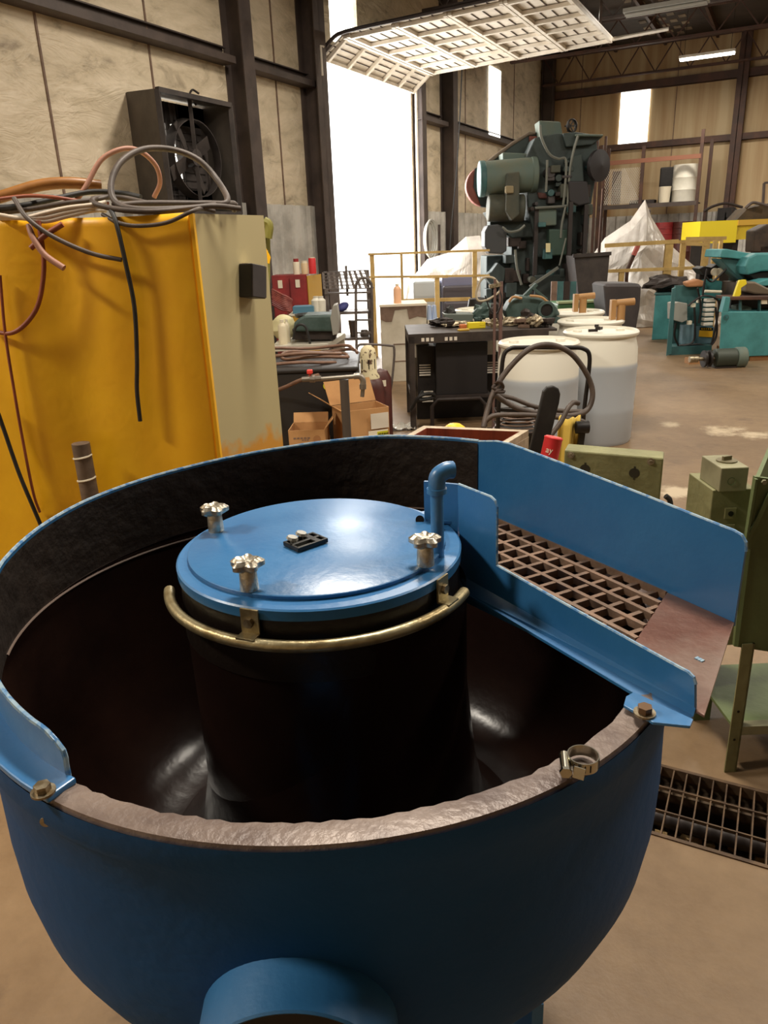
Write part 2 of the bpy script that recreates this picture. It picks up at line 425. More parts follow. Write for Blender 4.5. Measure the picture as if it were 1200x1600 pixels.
def column(x, y, mt, zt=6.2, w=.24, dep=.30, ax=0):
    m = M()
    if ax == 0:   # on the left wall
        bbox(m, (x, y-w/2, 0), (x+.016, y+w/2, zt)); bbox(m, (x+dep-.016, y-w/2, 0), (x+dep, y+w/2, zt)); bbox(m, (x, y-.008, 0), (x+dep, y+.008, zt))
    else:
        bbox(m, (x-w/2, y-.016, 0), (x+w/2, y, zt)); bbox(m, (x-w/2, y-dep, 0), (x+w/2, y-dep+.016, zt)); bbox(m, (x-.008, y-dep, 0), (x+.008, y, zt))
    return trim(m, mt)
column(XL, 8.9, STEEL_G); column(XL, 10.68, STEEL_G, w=.3); column(XL, 14.55, STEEL_G, zt=4.4, w=.2, dep=.2); column(XL, 15.9, STEEL_G)
column(XL, 2.6, STEEL_G); column(XL+.05, YB-.25, STEEL_G, w=.3)
column(-1.53, YB-.01, STEEL_R, w=.26, dep=.2, ax=1); column(5.2, YB-.01, STEEL_R, w=.26, dep=.2, ax=1)
for z, w_ in ((3.82, .16), (5.27, .2)):
    m = M(); bbox(m, (XL, YB-.14, z-w_/2), (XR, YB-.13, z+w_/2)); bbox(m, (XL, YB-.14, z-w_/2), (XR, YB-.01, z-w_/2+.012)); trim(m, STEEL_R)
m = M(); bbox(m, (XL, dy0-.25, dz), (XL+.12, dy1+.2, dz+.14)); trim(m, STEEL_G)
m = M(); bbox(m, (XL-.02, dy0-.06, 0), (XL+.08, dy0, dz)); trim(m, DKST)
# facing seams
for y in (5.9, 7.42, 9.9, 12.2, 17.2, 20.6):
    if dy0 < y < dy1: continue
    m = M(); bbox(m, (XL-.002, y-.012, 2.16), (XL+.012, y+.012, 6.2)); trim(m, BROWN)
for x in (-5.6, -3.1, -.3, .9, 2.3, 3.6):
    m = M(); bbox(m, (x-.01, YB-.012, 2.05), (x+.01, YB+.002, 6.2)); trim(m, BROWN)
# open-web roof joists across the building and purlins along it
def joist(y, zb=5.45, zt=6.15, x0=XL+.1, x1=XR-.1):
    m = M()
    for z in (zb, zt):
        for dy in (-.04, .04): m.beam(B(x0, y+dy, z), B(x1, y+dy, z), .035, .05)
    k = 0; x = x0
    while x < x1-.01:
        m.beam(B(x, y, zb if k % 2 else zt), B(min(x+.42, x1), y, zt if k % 2 else zb), .028, .028); x += .42; k += 1
    return m
for y in (22.9, 20.0, 17.4, 14.8, 12.0, 9.0, 6.0): trim(joist(y, 5.5 if y > 22 else 5.6), STEEL_R if y > 19 else STEEL_G)
for k in range(14):
    x = -6.0+k*1.25; m = M(); bbox(m, (x, YF, 6.15), (x+.06, YB, 6.3)); trim(m, STEEL_R)
m = M()
for i in range(26):
    for j in range(5):
        if (i+j) % 2 == 0: bbox(m, (-3.8+j*.22, 14.5+i*.33, 6.285), (-3.64+j*.22, 14.74+i*.33, 6.298))
tag_ = trim(m, ROOFI)
# outside: pale yard
m = M(); bbox(m, (XL-30, -10, -.06), (XL, 45, -.04)); o = struct('ground_outside', m, mat('bright_yard', (225, 220, 210), .9))
# ------------------------------------------------------------------ overhead door
door = thing('overhead_door', 'raised white sectional overhead door hanging level under the roof on its tracks', 'door', B(XL+.3, 12.6, 4.5))
def dpos(s):   # path of the section chain: s metres from the curve start
    if s < .55: t = s/.55; return (XL+.10+.45*t*t*.9, 4.22+.27*math.sin(t*PI/2))
    return (XL+.505+(s-.55), 4.49+.028*(s-.55))
L_ = [0, .55, 1.35, 2.15, 2.95, 3.75]
for i in range(5):
    (x0, z0), (x1, z1) = dpos(L_[i]+.01), dpos(L_[i+1]-.01)
    m = M(); m.add([B(x0, dy0+.12, z0), B(x1, dy0+.12, z1), B(x1, dy1-.08, z1), B(x0, dy1-.08, z0), B(x0, dy0+.12, z0+.03), B(x1, dy0+.12, z1+.03), B(x1, dy1-.08, z1+.03), B(x0, dy1-.08, z0+.03)],
          [(0, 1, 2, 3), (7, 6, 5, 4), (0, 4, 5, 1), (1, 5, 6, 2), (2, 6, 7, 3), (3, 7, 4, 0)])
    p = m.build('door_section', DOORW, door)
    fr = M()
    for t in (.03, .97): fr.beam(B(x0+(x1-x0)*t, dy0+.12, z0+(z1-z0)*t-.03), B(x0+(x1-x0)*t, dy1-.08, z0+(z1-z0)*t-.03), .05, .05)
    fr.build('section_rail', DOORW, p)
    rb = M()
    for t in (.28, .5, .72): rb.beam(B(x0+(x1-x0)*t, dy0+.12, z0+(z1-z0)*t-.004), B(x0+(x1-x0)*t, dy1-.08, z0+(z1-z0)*t-.004), .012, .012)
    rb.build('pressed_rib', STEEL_G, p)
    for j in range(6):
        y = dy0+.2+j*(dy1-dy0-.36)/5
        s = M(); s.beam(B(x0+.02, y, z0-.035), B(x1-.02, y, z1-.035), .06, .05); s.build('stile', DOORW, p)
for y in (dy0+.05, dy1-.02):
    pts = [B(XL+.12, y, 0), B(XL+.12, y, 2), B(XL+.12, y, 4.1), B(XL+.16, y, 4.3), B(XL+.30, y, 4.43), B(XL+.55, y, 4.5)]+[B(XL+.55+k, y, 4.5+.028*k) for k in (1, 2, 3, 4)]
    m = M(); m.tube(pts, .028, n=6, sm=3); m.build('track', DKST if y < 12 else DOORW, door, smooth=True)
for y in (dy0+.03, dy1): 
    m = M(); m.beam(B(-3.2, y, 4.6), B(-3.2, y, 6.2), .04, .04); m.build('track_hanger', STEEL_G, door)
# fluorescent fixtures
def fixture(x, y, z, lab, on=True, w=1.15):
    f = thing('fluorescent_light', lab, 'lamp', B(x, y, z))
    m = M(); bbox(m, (x-w/2, y-.12, z), (x+w/2, y+.12, z+.05)); m.add([], []); m.build('lamp_housing', DOORW if on else ZBLK, f)
    for s in (-.05, .05):
        m = M(); m.cyl(B(x-w/2+.02, y+s, z-.02), B(x+w/2-.02, y+s, z-.02), .02, n=10); m.build('lamp_tube', TUBEL if on else ZBLK, f)
    m = M(); m.beam(B(x-w/2+.1, y, z+.05), B(x-w/2+.1, y, 6.28), .008, .008); m.beam(B(x+w/2-.1, y, z+.05), B(x+w/2-.1, y, 6.28), .008, .008); m.build('hanger_wire', DKST, f)
fixture(-2.1, 20.1, 5.2, 'lit twin-tube fluorescent light hanging near the back wall of the shop')
q = onY(1040, 12, 13.0)
fixture(q.x, 13.0, q.z, 'unlit grey fluorescent fixture at the top edge of the photo', on=False)
# ------------------------------------------------------------------ exhaust fan on the left wall
fan = thing('exhaust_fan', 'dusty grey sheet-metal exhaust fan housing on the left wall behind the hoses', 'fan', B(XL+.03, 7.3, 2.0))
fy0, fy1, fz0, fz1, fx = 6.78, 8.0, 1.98, 3.17, XL+.62
FANG = mat('fan_grey', (92, 84, 76), .6, .2, (74, 68, 62), 3); FAND = mat('fan_dark', (50, 44, 42), .65, .1, (70, 62, 58), 4)
m = M()
m.add([B(XL, fy0+.2, fz1+.06), B(fx, fy0, fz1), B(fx, fy0, fz0), B(XL, fy0+.2, fz0+.03)], [(0, 1, 2, 3)])
m.add([B(XL, fy1, fz1+.06), B(fx, fy1, fz1), B(fx, fy1, fz0), B(XL, fy1, fz0+.03)], [(0, 1, 2, 3)])
m.add([B(XL, fy0+.2, fz1+.06), B(fx, fy0, fz1), B(fx, fy1, fz1), B(XL, fy1, fz1+.06)], [(0, 1, 2, 3)])
m.add([B(XL, fy0+.2, fz0+.03), B(fx, fy0, fz0), B(fx, fy1, fz0), B(XL, fy1, fz0+.03)], [(0, 1, 2, 3)])
m.build('housing', FANG, fan, solid=.02)
m = M()
for (a, b) in (((fx, fy0, fz0), (fx, fy0, fz1)), ((fx, fy1, fz0), (fx, fy1, fz1)), ((fx, fy0, fz0), (fx, fy1, fz0)), ((fx, fy0, fz1), (fx, fy1, fz1))): m.beam(B(*a), B(*b), .05, .05)
m.build('front_frame', FAND, fan)
m = M(); m.add([B(XL+.1, fy0+.2, fz0+.05), B(XL+.1, fy1-.02, fz0+.05), B(XL+.1, fy1-.02, fz1), B(XL+.1, fy0+.2, fz1)], [(0, 1, 2, 3)]); m.build('louver_daylight', GLOW, fan, solid=.01)
# shutter sheets in front of the daylight leave irregular gaps
m = M(); ox = XL+.2
def fp(y0, z0, y1, z1): bbox(m, (ox, y0, z0), (ox+.015, y1, z1))
fp(fy0+.15, fz0, fy0+.26, fz1); fp(fy0+.15, 2.95, fy1, fz1); fp(fy0+.15, fz0, fy1, fz0+.28); fp(fy0+.72, fz0, fy1, fz1)
fp(fy0+.26, 2.25, fy0+.62, 2.42); fp(fy0+.52, fz0, fy0+.60, fz1);  fp(fy0+.66, 2.6, fy0+.72, 3.0)
m.build('shutter', FAND, fan)
m = M()
for k in range(9): m.beam(B(ox+.03, fy0+.2, 2.2+k*.085), B(ox+.03, fy1-.1, 2.2+k*.085), .008, .008)
for k in range(8): m.beam(B(ox+.03, fy0+.24+k*.07, fz0), B(ox+.03, fy0+.24+k*.07, fz1), .006, .006)
m.build('wire_guard', FAND, fan)
m = M(); R = Matrix.Rotation(-YAW, 3, 'Z') @ Matrix.Rotation(PI/2, 3, 'Y')
m.lathe([(.42, 0), (.41, .04), (.40, .12), (.41, .12), (.42, .05), (.43, 0)], n=36, rot=R, org=B(fx-.28, 7.52, 2.58)); m.build('venturi_ring', FAND, fan, smooth=True)
for k in range(4):
    a = k*PI/2+.5; m = M(); c = B(fx-.2, 7.42, 2.58)
    u = Vector(B(0, math.cos(a), math.sin(a))); 
    m.beam(c+u*.08, c+u*.40, .15, .012, up=B(1, .5, 0)); m.build('fan_blade', FAND, fan)
m = M(); m.cyl(B(fx-.32, 7.42, 2.58), B(fx-.1, 7.42, 2.58), .09); m.build('fan_motor', FAND, fan, smooth=True)
m = M(); m.beam(B(fx-.12, 7.42, fz0), B(fx-.12, 7.42, fz1), .04, .03); m.build('motor_bracket', FAND, fan)
m = M(); m.tube([onb for onb in (B(fx-.3, 7.75, fz1), B(fx-.34, 7.7, 3.26), B(fx-.36, 7.78, 3.34), B(fx-.3, 7.82, 3.30))], .012); m.build('lifting_loop', DKST, fan)
# hanging wire and conduits on the left wall behind the door
m = M(); a = D(722, 100, 16.2); b_ = D(703, 390, 16.2); m.tube([Vector((a.x+.05, a.y, 6.28)), a, (a+b_)/2+Vector((.03, 0, 0)), b_, Vector((b_.x, b_.y, 0))], .014, n=6); tag(m.build('hanging_cable', RUB), 'thin black cable hanging straight down from the roof beside the open doorway', 'cable')
m = M(); a = onX(715, 190, XL+.1); m.tube([B(XL+.07, a.y-.25, a.z), B(XL+.07, a.y, a.z), B(XL+.07, a.y+.02, a.z-.1), B(XL+.07, a.y+.02, 2.0), B(XL+.07, a.y+.02, 0)], .022, n=8, sm=0); tag(m.build('conduit', DOORW), 'white hooked conduit running up the left wall beyond the doorway', 'pipe')
m = M(); m.tube([B(XL+.34, 10.62, 3.9), B(XL+.34, 10.62, 4.28), B(XL+.34, 10.7, 4.28)], .016, n=8, sm=0); tag(m.build('conduit', DOORW), 'short pale conduit on the column left of the doorway', 'pipe')
# ------------------------------------------------------------------ the vibratory tub
TC = Vector((-.0872, 1.0652, 0)); RO, RI, ZT = .5145, .479, 1.037
tub = thing('tumbling_machine', 'large round blue vibratory tumbling machine with dark lined bowl, in the foreground', 'machine', (TC.x, TC.y, 0))
c2 = (TC.x, TC.y)
m = M(); m.lathe([(RO, ZT), (RO+.001, ZT-.03), (.508, ZT-.045), (.504, .93), (.506, .84), (.504, .78), (.495, .72), (.476, .67), (.442, .615), (.385, .545), (.325, .465), (.272, .39), (.2, .35), (.02, .34)], c2, n=120)
m.build('shell', BLUE_D, tub, smooth=True)
# lining: rim land with torn inner edge, then the channel
def edge_r(a): 
    f = 1 if -125 < a < -30 else 0
    return RI + f*(.0012*math.sin(a*1.9)+.003*noise.noise(Vector((a*.3, 0, 0)))+.0018*noise.noise(Vector((a*2.1, 5, 0))))
m = M(); NA = 240; vs = []
for k in range(NA+1):
    a = -180+360*k/NA; t = math.radians(a); u = Vector((math.cos(t), math.sin(t), 0))
    e = edge_r(a if a < 180 else a-360); dz_ = -.018 if -29 < a < 53 else 0
    for r, z in ((RO-.002, ZT-.002), (RO-.004, ZT+.004), (e+.018, ZT+.006+.0015*noise.noise(Vector((a*.3, 2, 0)))), (e+.002, ZT+.004), (e, ZT-.006)): vs.append(TC+u*r+Vector((0, 0, z+dz_)))
m.add(vs, [(k*5+j, k*5+j+1, (k+1)*5+j+1, (k+1)*5+j) for k in range(NA) for j in range(4)])
m.build('rim', RIMM, tub, smooth=True)
HR = .2155
m = M(); m.lathe([(RI+.004, ZT-.002), (RI+.001, .99), (.472, .90), (.462, .80), (.44, .70), (.405, .63), (.36, .59), (.315, .585), (.275, .61), (.242, .67), (.225, .76), (.212, .90), (.211, 1.075)], c2, n=120)
m.build('bowl_lining', LINING, tub, smooth=True)
# raised wall round the back: height measured by angle
TOPZ = [(54, 1.190), (68, 1.188), (79, 1.187), (103, 1.173), (115, 1.168), (128, 1.164), (143, 1.162), (158, 1.160), (170, 1.156), (187, 1.148), (200, 1.130), (215, 1.108), (222, 1.100), (230, 1.096), (235, 1.093), (236, 1.089), (237, 1.078)]
def topz(a):
    for (a0, z0), (a1, z1) in zip(TOPZ, TOPZ[1:]):
        if a0 <= a <= a1: return z0+(z1-z0)*(a-a0)/(a1-a0)
    return TOPZ[-1][1]
m = M(); vs = []; angs = [54+k*1.5 for k in range(121)]+[235+k*.25 for k in range(9)]
def ring(r, off, zlow): return [TC+Vector((math.cos(math.radians(a))*r, math.sin(math.radians(a))*r, (topz(a)-off) if zlow is None else zlow)) for a in angs]
n_ = len(angs)
q = ring(RI+.004, 0, None)+ring(RI+.004, 0, ZT)+ring(RI, 0, ZT)+ring(RI, 0, None)
m.add(q, [(b*n_+i, b*n_+i+1, ((b+1) % 4)*n_+i+1, ((b+1) % 4)*n_+i) for b in range(4) for i in range(n_-1)]+[(0, n_, 2*n_, 3*n_), (n_-1, 2*n_-1, 3*n_-1, 4*n_-1)])
m.build('raised_wall', BLUE, tub, smooth=True)
m = M(); na = [i for i in range(n_) if angs[i] <= 228]; k_ = len(na)
vs = [TC+Vector((math.cos(math.radians(angs[i]))*(RI-.0025), math.sin(math.radians(angs[i]))*(RI-.0025), topz(angs[i])-.003)) for i in na]+[TC+Vector((math.cos(math.radians(angs[i]))*(RI-.0025), math.sin(math.radians(angs[i]))*(RI-.0025), ZT-.003)) for i in na]
m.add(vs, [(i, i+1, k_+i+1, k_+i) for i in range(k_-1)]); m.build('wall_lining', LINW, tub, smooth=True)
m = M(); m.tube([TC+Vector((math.cos(math.radians(a))*(RI+.002), math.sin(math.radians(a))*(RI+.002), topz(a)+.0008)) for a in range(54, 238, 3)]+[TC+Vector((math.cos(math.radians(237))*(RI+.002), math.sin(math.radians(237))*(RI+.002), z)) for z in (1.06, 1.045)], .0030, n=6, sm=2); m.build('wall_edge', EDGE, tub, smooth=True)
m = M(); m.tube([TC+Vector((math.cos(math.radians(a))*(RI-.003), math.sin(math.radians(a))*(RI-.003), ZT-.022+.0003*abs(a-125))) for a in range(60, 196, 3)], .0022, n=6, sm=2); m.build('lining_seam', mat('seam_grey', (110, 92, 82), .5), tub, smooth=True)
# blue flange carrying the raised wall at the left, with bolts
def sector(m, r0, r1, a0, a1, z0, z1, n=60):
    vs = []
    for k in range(n+1):
        t = math.radians(a0+(a1-a0)*k/n); u = Vector((math.cos(t), math.sin(t), 0))
        for r, z in ((r0, z0), (r1, z0), (r1, z1), (r0, z1)): vs.append(TC+u*r+Vector((0, 0, z)))
    m.add(vs, [(k*4+j, k*4+(j+1) % 4, (k+1)*4+(j+1) % 4, (k+1)*4+j) for k in range(n) for j in range(4)]+[(0, 1, 2, 3), (n*4+3, n*4+2, n*4+1, n*4)])
m = M(); sector(m, RI+.002, RO+.002, 80, 238.5, ZT+.004, ZT+.012); m.build('wall_flange', BLUE, tub, bevel=.002)
def hexbolt(m, c, r, h, n=6, ang=.3):
    c = Vector(c); vs = []
    for z in (0, h):
        for k in range(n):
            t = ang+2*PI*k/n; vs.append(c+Vector((r*math.cos(t), r*math.sin(t), z)))
    m.add(vs, [(5, 4, 3, 2, 1, 0), (6, 7, 8, 9, 10, 11)]+[(k, (k+1) % 6, 6+(k+1) % 6, 6+k) for k in range(6)])
for (px, py, z, mt, w) in ((68, 1238, ZT+.012, ZINC, ZINC), (1007, 1115, ZT+.014, BOLT, ZINC)):
    c = G(px, py, z); m = M(); hexbolt(m, c+Vector((0, 0, .002)), .0085, .008); b_ = m.build('bolt', mt, tub)
    m = M(); m.cyl(c, c+Vector((0, 0, .0025)), .0125, n=24); m.build('washer', w, b_)
m = M(); p = PL(73, 1281, (TC.x-.5, TC.y-.1), (TC.x+.2, TC.y-.65)); p = D(73, 1281, .80)
for d_ in [k*.01 for k in range(60, 110)]:
    p = D(73, 1281, d_)
    if (Vector((p.x, p.y))-Vector((TC.x, TC.y))).length < .512: break
m.cyl(p+Vector((0, -.004, 0)), p+Vector((0, .01, 0)), .006, n=12); m.build('nut', ZINC, tub)
# centre column
LC = Vector((-.1, 1.064, 0)); LZ = 1.137
m = M(); m.lathe([(HR-.003, 1.03), (HR-.004, .90), (HR-.003, .74)], (LC.x, LC.y), n=96); m.build('centre_column', LINING, tub, smooth=True)
m = M(); m.lathe([(HR-.004, LZ-.012), (HR-.001, 1.06), (HR-.001, 1.03), (HR-.004, 1.03)], (LC.x, LC.y), n=96); m.build('column_band', HUBB, tub, smooth=True)
m = M(); m.lathe([(HR-.004, LZ-.016), (HR, LZ-.016), (HR+.0005, LZ-.002), (HR-.002, LZ), (.10, LZ), (.10, LZ-.01)], (LC.x, LC.y), n=96); m.build('lid_ring', BLUE, tub, smooth=True)
lc = LC+Vector((-.004, .008, 0))
lid = M(); lid.lathe([(HR-.020, LZ), (HR-.019, LZ+.006), (HR-.021, LZ+.0075), (.001, LZ+.0075)], (lc.x, lc.y), n=96); lidO = lid.build('lid', BLUE, tub, smooth=True)
def knob(px, py):
    c = G(px, py, LZ+.0075)
    m = M(); m.lathe([(.0, 0), (.0125, 0), (.0125, .004), (.0115, .028), (.008, .034)], n=24, org=c); k = m.build('knob', ALU, tub, smooth=True)
    m = M(); vs = []; NN = 48
    for (rr, z) in ((.006, .026), (.6, .028), (1, .033), (1.0, .039), (.7, .044), (.35, .041), (.01, .042)):
        for i in range(NN):
            t = 2*PI*i/NN; r = (.0200+.0040*math.cos(5*t))*rr if rr > .3 else .008*max(rr*2, .02)
            vs.append(c+Vector((r*math.cos(t+.3), r*math.sin(t+.3), z)))
    m.add(vs, [(j*NN+i, j*NN+(i+1) % NN, (j+1)*NN+(i+1) % NN, (j+1)*NN+i) for j in range(6) for i in range(NN)]); m.build('lobed_head', ALU, k, smooth=True)
for p in ((338, 829), (390, 920), (665, 882)): knob(*p)
# overflow pipe
pb = G(684, 868, LZ); pm = Vector((pb.x, pb.y, 0))
m = M(); m.cyl(pb, pb+Vector((0, 0, .105)), .0095, n=24); pp = m.build('vent_pipe', BLUE, tub, smooth=True)
t_ = pb+Vector((0, 0, .10))
m = M(); m.tube([t_, t_+Vector((0, 0, .012)), t_+Vector((.003, .002, .022)), t_+Vector((.014, .005, .028)), t_+Vector((.024, .008, .028))], .0125, n=16, sm=5)
m.lathe([(.0125, 0), (.0145, .001), (.0145, .008), (.0125, .009)], n=24, org=t_+Vector((0, 0, -.004))); m.build('pipe_elbow', BLUE, pp, smooth=True)
# tubular spray ring with clip brackets
rz = PL(497, 1010, (LC.x-1, LC.y-.232), (LC.x+1, LC.y-.232)).z
GRg = .231
def rp(a, r=GRg, z=rz): return LC+Vector((r*math.cos(math.radians(a)), r*math.sin(math.radians(a)), z))
m = M(); pts = [rp(a) for a in range(192, 342, 6)]
m.tube(pts, .0082, n=14, sm=3); ringo = m.build('spray_ring', BRASS, tub, smooth=True)
for a in (-111, -36):
    c = rp(a, HR+.001, rz+.024); u = rp(a, 1, 0)-LC; u.z = 0; u.normalize(); R = Matrix.Rotation(math.radians(a+90), 3, 'Z')
    m = M(); m.box(c+u*.002, (.026, .003, .036), rot=R); br = m.build('clip_bracket', BRASS, ringo)
    m = M(); m.cyl(c+u*.003, c+u*.009, .007, n=6); m.build('bracket_bolt', ZINC, br)
    m = M(); m.box(c+u*.011+Vector((0, 0, -.017)), (.026, .018, .003), rot=R); m.build('bracket_foot', BRASS, br)
# ---- discharge chute
oa, ob = (.194, 1.453), (.487, .930); ia, ib = (.126, 1.111), (.350, .728)
du = (Vector((ob[0]-oa[0], ob[1]-oa[1], 0))).normalized(); dn = Vector((-du.y, du.x, 0))    # dn points right-outwards
if dn.x < 0: dn = -dn
opx = [(747, 690), (775, 690), (795, 694), (820, 703), (870, 722), (1000, 772), (1100, 812), (1146, 830), (1158, 837), (1164, 848), (1164, 862), (1145, 976)]
P = [PL(x, y, oa, ob) for x, y in opx]; P[-1] = Vector((ob[0], ob[1], ZT+.006))
P += [Vector((oa[0]+(ob[0]-oa[0])*.0, oa[1], ZT+.006))]
m = M(); m.poly(P, dn*.004); chute = m.build('chute_side_plate', BLUE, tub)
m = M(); m.tube([p+dn*.002 for p in P[:11]], .0024, n=6, sm=0); m.build('plate_edge', EDGE, chute)
# chute floor: brown plate with square holes
A0 = Vector((.172, 1.453, 0)); Z0 = ZT+.009
e0 = Vector((oa[0], oa[1], 0)); 
def cp(s, t, z=Z0):   # s along the chute from the far end of the outer plate, t inwards towards the fence
    return e0 + du*s - dn*t + Vector((0, 0, z))
WID = (Vector((ia[0]-oa[0], ia[1]-oa[1], 0))).dot(-dn)
sB = (G(1025, 935, Z0)-e0); sB.z = 0; s1 = sB.dot(du)
sC = (G(1025, 1020, Z0)-e0); sC.z = 0; s2 = sC.dot(du)
send1 = (Vector((ob[0], ob[1], 0))-e0).dot(du); send2 = (Vector((ib[0], ib[1], 0))-e0).dot(du)+.012
s0 = (G(780, 828, Z0)-e0).dot(du)-.02; WID -= .009
m = M(); m.poly([cp(s1, 0), cp(send1, 0), cp(send2, WID), cp(s2, WID)], (0, 0, .004)); m.build('chute_floor_plate', PLATE, tub, bevel=.001)
m = M(); pitch = .0335; nb = int(round(WID/pitch)); pitch = WID/nb
for j in range(nb+1):
    t = j*pitch; se = s1+(s2-s1)*t/WID; m.beam(cp(-.02+.05, t, Z0-.006), cp(se, t, Z0-.001), .0075, .012)
s = .03
while s < max(s1, s2)+.01:
    # clip against the slanted end
    t1 = WID
    if s > min(s1, s2):
        t1 = max(0, min(WID, (s-s1)/(s2-s1)*WID)) if s2 > s1 else WID
    if s2 > s1 and s > s1: m.beam(cp(s, t1, Z0-.006), cp(s, WID, Z0-.001), .0075, .012)
    elif s2 < s1 and s > s2: m.beam(cp(s, 0, Z0-.006), cp(s, (s1-s)/(s1-s2)*WID, Z0-.001), .0075, .012)
    else: m.beam(cp(s, 0, Z0-.006), cp(s, WID, Z0-.001), .0075, .012)
    s += pitch
m.build('separation_grate', GRATE, tub)
m = M(); c = G(1093, 1031, Z0+.004)
for k in range(3): m.box(c+du*(k-1)*.004, (.0035, .006, .003), YAW*0+math.atan2(du.y, du.x))
m.build('weld_spots', EDGE, tub)
m = M(); m.poly([cp(-.03, 0, Z0-.002), cp(.06, 0, Z0-.002), cp(.03, .05, Z0-.002), cp(-.03, .06, Z0-.002)], (0, 0, .008)); m.build('chute_corner_plate', BLUE, tub)
# inner fence
fpx = [(715, 757), (766, 777), (772, 783), (775, 792), (775, 884), (900, 955), (1062, 1045), (1074, 1051), (1082, 1059), (1085, 1070), (1085, 1112)]
P = [PL(x, y, ia, ib) for x, y in fpx]; fb = [Vector((ib[0], ib[1], ZT+.008)), Vector((ia[0], ia[1], ZT-.03))]
m = M(); m.poly(P+fb[:1]+[Vector((ia[0]-.004, ia[1]+.007, ZT-.03))], dn*.004); fence = m.build('chute_fence', BLUE, tub)
m = M(); m.tube([p+dn*.002 for p in P[:10]], .0022, n=6, sm=0); m.build('fence_edge', EDGE, fence)
# short return plate behind the pipe, standing on a lug of the lid ring
fa = P[0]; q0 = G(662, 752, fa.z); q0 = Vector((.088, fa.y+.022, 0)); q0 = PL(662, 752, (fa.x, fa.y), (fa.x-.05, fa.y+.022))
m = M(); m.poly([fa, q0, Vector((q0.x, q0.y, LZ-.004)), Vector((fa.x, fa.y, LZ-.03))], (.002, .004, 0)); m.build('fence_return', BLUE, tub)
m = M(); a = G(622, 812, LZ+.002); m.poly([G(640, 806, LZ+.003), G(662, 802, LZ+.003), G(713, 810, LZ+.003), G(712, 818, LZ+.003), G(650, 818, LZ+.003)], (0, 0, .004)); lug = m.build('lid_lug', BLUE, tub)
m = M(); m.cyl(G(656, 812, LZ+.008), G(656, 812, LZ+.011), .007, n=20); m.build('lug_hole', BLACKM, lug)
# sloping lip under the fence and mounting bracket
hh = Vector((du.x, du.y, 0)); 
L0, L1 = Vector((ia[0], ia[1], ZT+.016)), Vector((ib[0], ib[1], ZT+.016))
m = M(); m.poly([L0+hh*-.012, L1, L1-dn*.002+Vector((0, 0, -.010)), G(1070, 1128, ZT+.005), G(985, 1080, ZT+.004), L0-dn*.020+Vector((0, 0, -.012))], (0, 0, -.004)); m.build('fence_lip', BLUE, tub)
m = M(); m.poly([G(990, 1085, ZT+.010), G(1083, 1128, ZT+.010), G(1078, 1139, ZT+.010), G(1020, 1133, ZT+.010), G(974, 1106, ZT+.010), G(978, 1092, ZT+.010)], (0, 0, .004)); m.build('mounting_bracket', BLUE, tub, bevel=.001)
# discharge spout at the front
sc_ = Vector((-.112, 0, .787)); R = Matrix.Rotation(PI/2, 3, 'X')
m = M(); m.lathe([(.108, -.66), (.104, -.53), (.1035, -.507), (.1015, -.505), (.098, -.507), (.097, -.60)], n=64, rot=Matrix.Rotation(-PI/2, 3, 'X') @ Matrix.Rotation(0, 3, 'Z'), org=(sc_.x, 0, sc_.z)); 
for v in m.v: v.y = abs(v.y)
m.build('discharge_spout', BLUE, tub, smooth=True)
m = M(); m.cyl((sc_.x, .545, sc_.z), (sc_.x, .55, sc_.z), .097, n=48); m.build('spout_dark_hole', BLK, tub)  # black disc closing the pipe, put in as the dark of its opening
# base: springs and legs
m = M(); m.lathe([(.25, .34), (.25, .37), (.2, .375)], c2, n=48); m.build('motor_plate', BLUE_D, tub, smooth=True)
m = M(); m.lathe([(.14, .02), (.14, .36)], c2, n=32); m.build('motor_drum', BLK, tub, smooth=True)
m = M(); m.lathe([(.27, 0), (.27, .04), (.18, .04), (.18, 0), (.27, 0)], c2, n=48); m.build('base_ring', BLUE_D, tub)
for k in range(8):
    a = math.radians(10+45*k); c = TC+Vector((math.cos(a)*.215, math.sin(a)*.215, 0)); pts = [c+Vector((.022*math.cos(t*.7), .022*math.sin(t*.7), .04+.30*t/50)) for t in range(51)]
    m = M(); m.tube(pts, .005, n=6, sm=0); m.build('spring', DKST, tub, smooth=True)
g_ = G(840, 1566, .42)
m = M(); m.span((g_.x-.009, g_.y-.004, .0), (g_.x+.009, g_.y+.05, .42)); m.span((g_.x-.009, g_.y+.05, .0), (g_.x-.003, g_.y+.22, .42)); m.build('support_leg', BLUE, tub)
# small loose things on the machine
c = G(478, 851, LZ+.0075)
t = thing('fitting_plate', 'small black slotted metal fitting with two grey wing bolts lying on the blue lid', 'hardware', c)
u = Vector((.93, .1, 0)); v = Vector((-.18, 1, 0))
m = M()
ang = math.atan2((G(513, 851, LZ)-G(470, 866, LZ)).y, (G(513, 851, LZ)-G(470, 866, LZ)).x)
R = Matrix.Rotation(ang, 3, 'Z')
def lp(x, y, z=0): return c+R @ Vector((x, y, 0))+Vector((0, 0, z))
for (x, y, sx, sy) in ((0, .0175, .056, .004), (0, -.0175, .056, .004), (-.026, 0, .004, .036), (.026, 0, .004, .036), (0, 0, .056, .006), (.012, -.009, .01, .016), (.012, .009, .01, .016)):
    m.box(lp(x, y, .0045), (sx, sy, .007), rot=R)
m.build('plate', BLACKM, t, bevel=.0008)
m = M(); m.box(lp(-.004, .009, .0015), (.03, .012, .002), rot=R); m.box(lp(-.004, -.009, .0015), (.03, .012, .002), rot=R); m.build('insert', ZBLK, t)
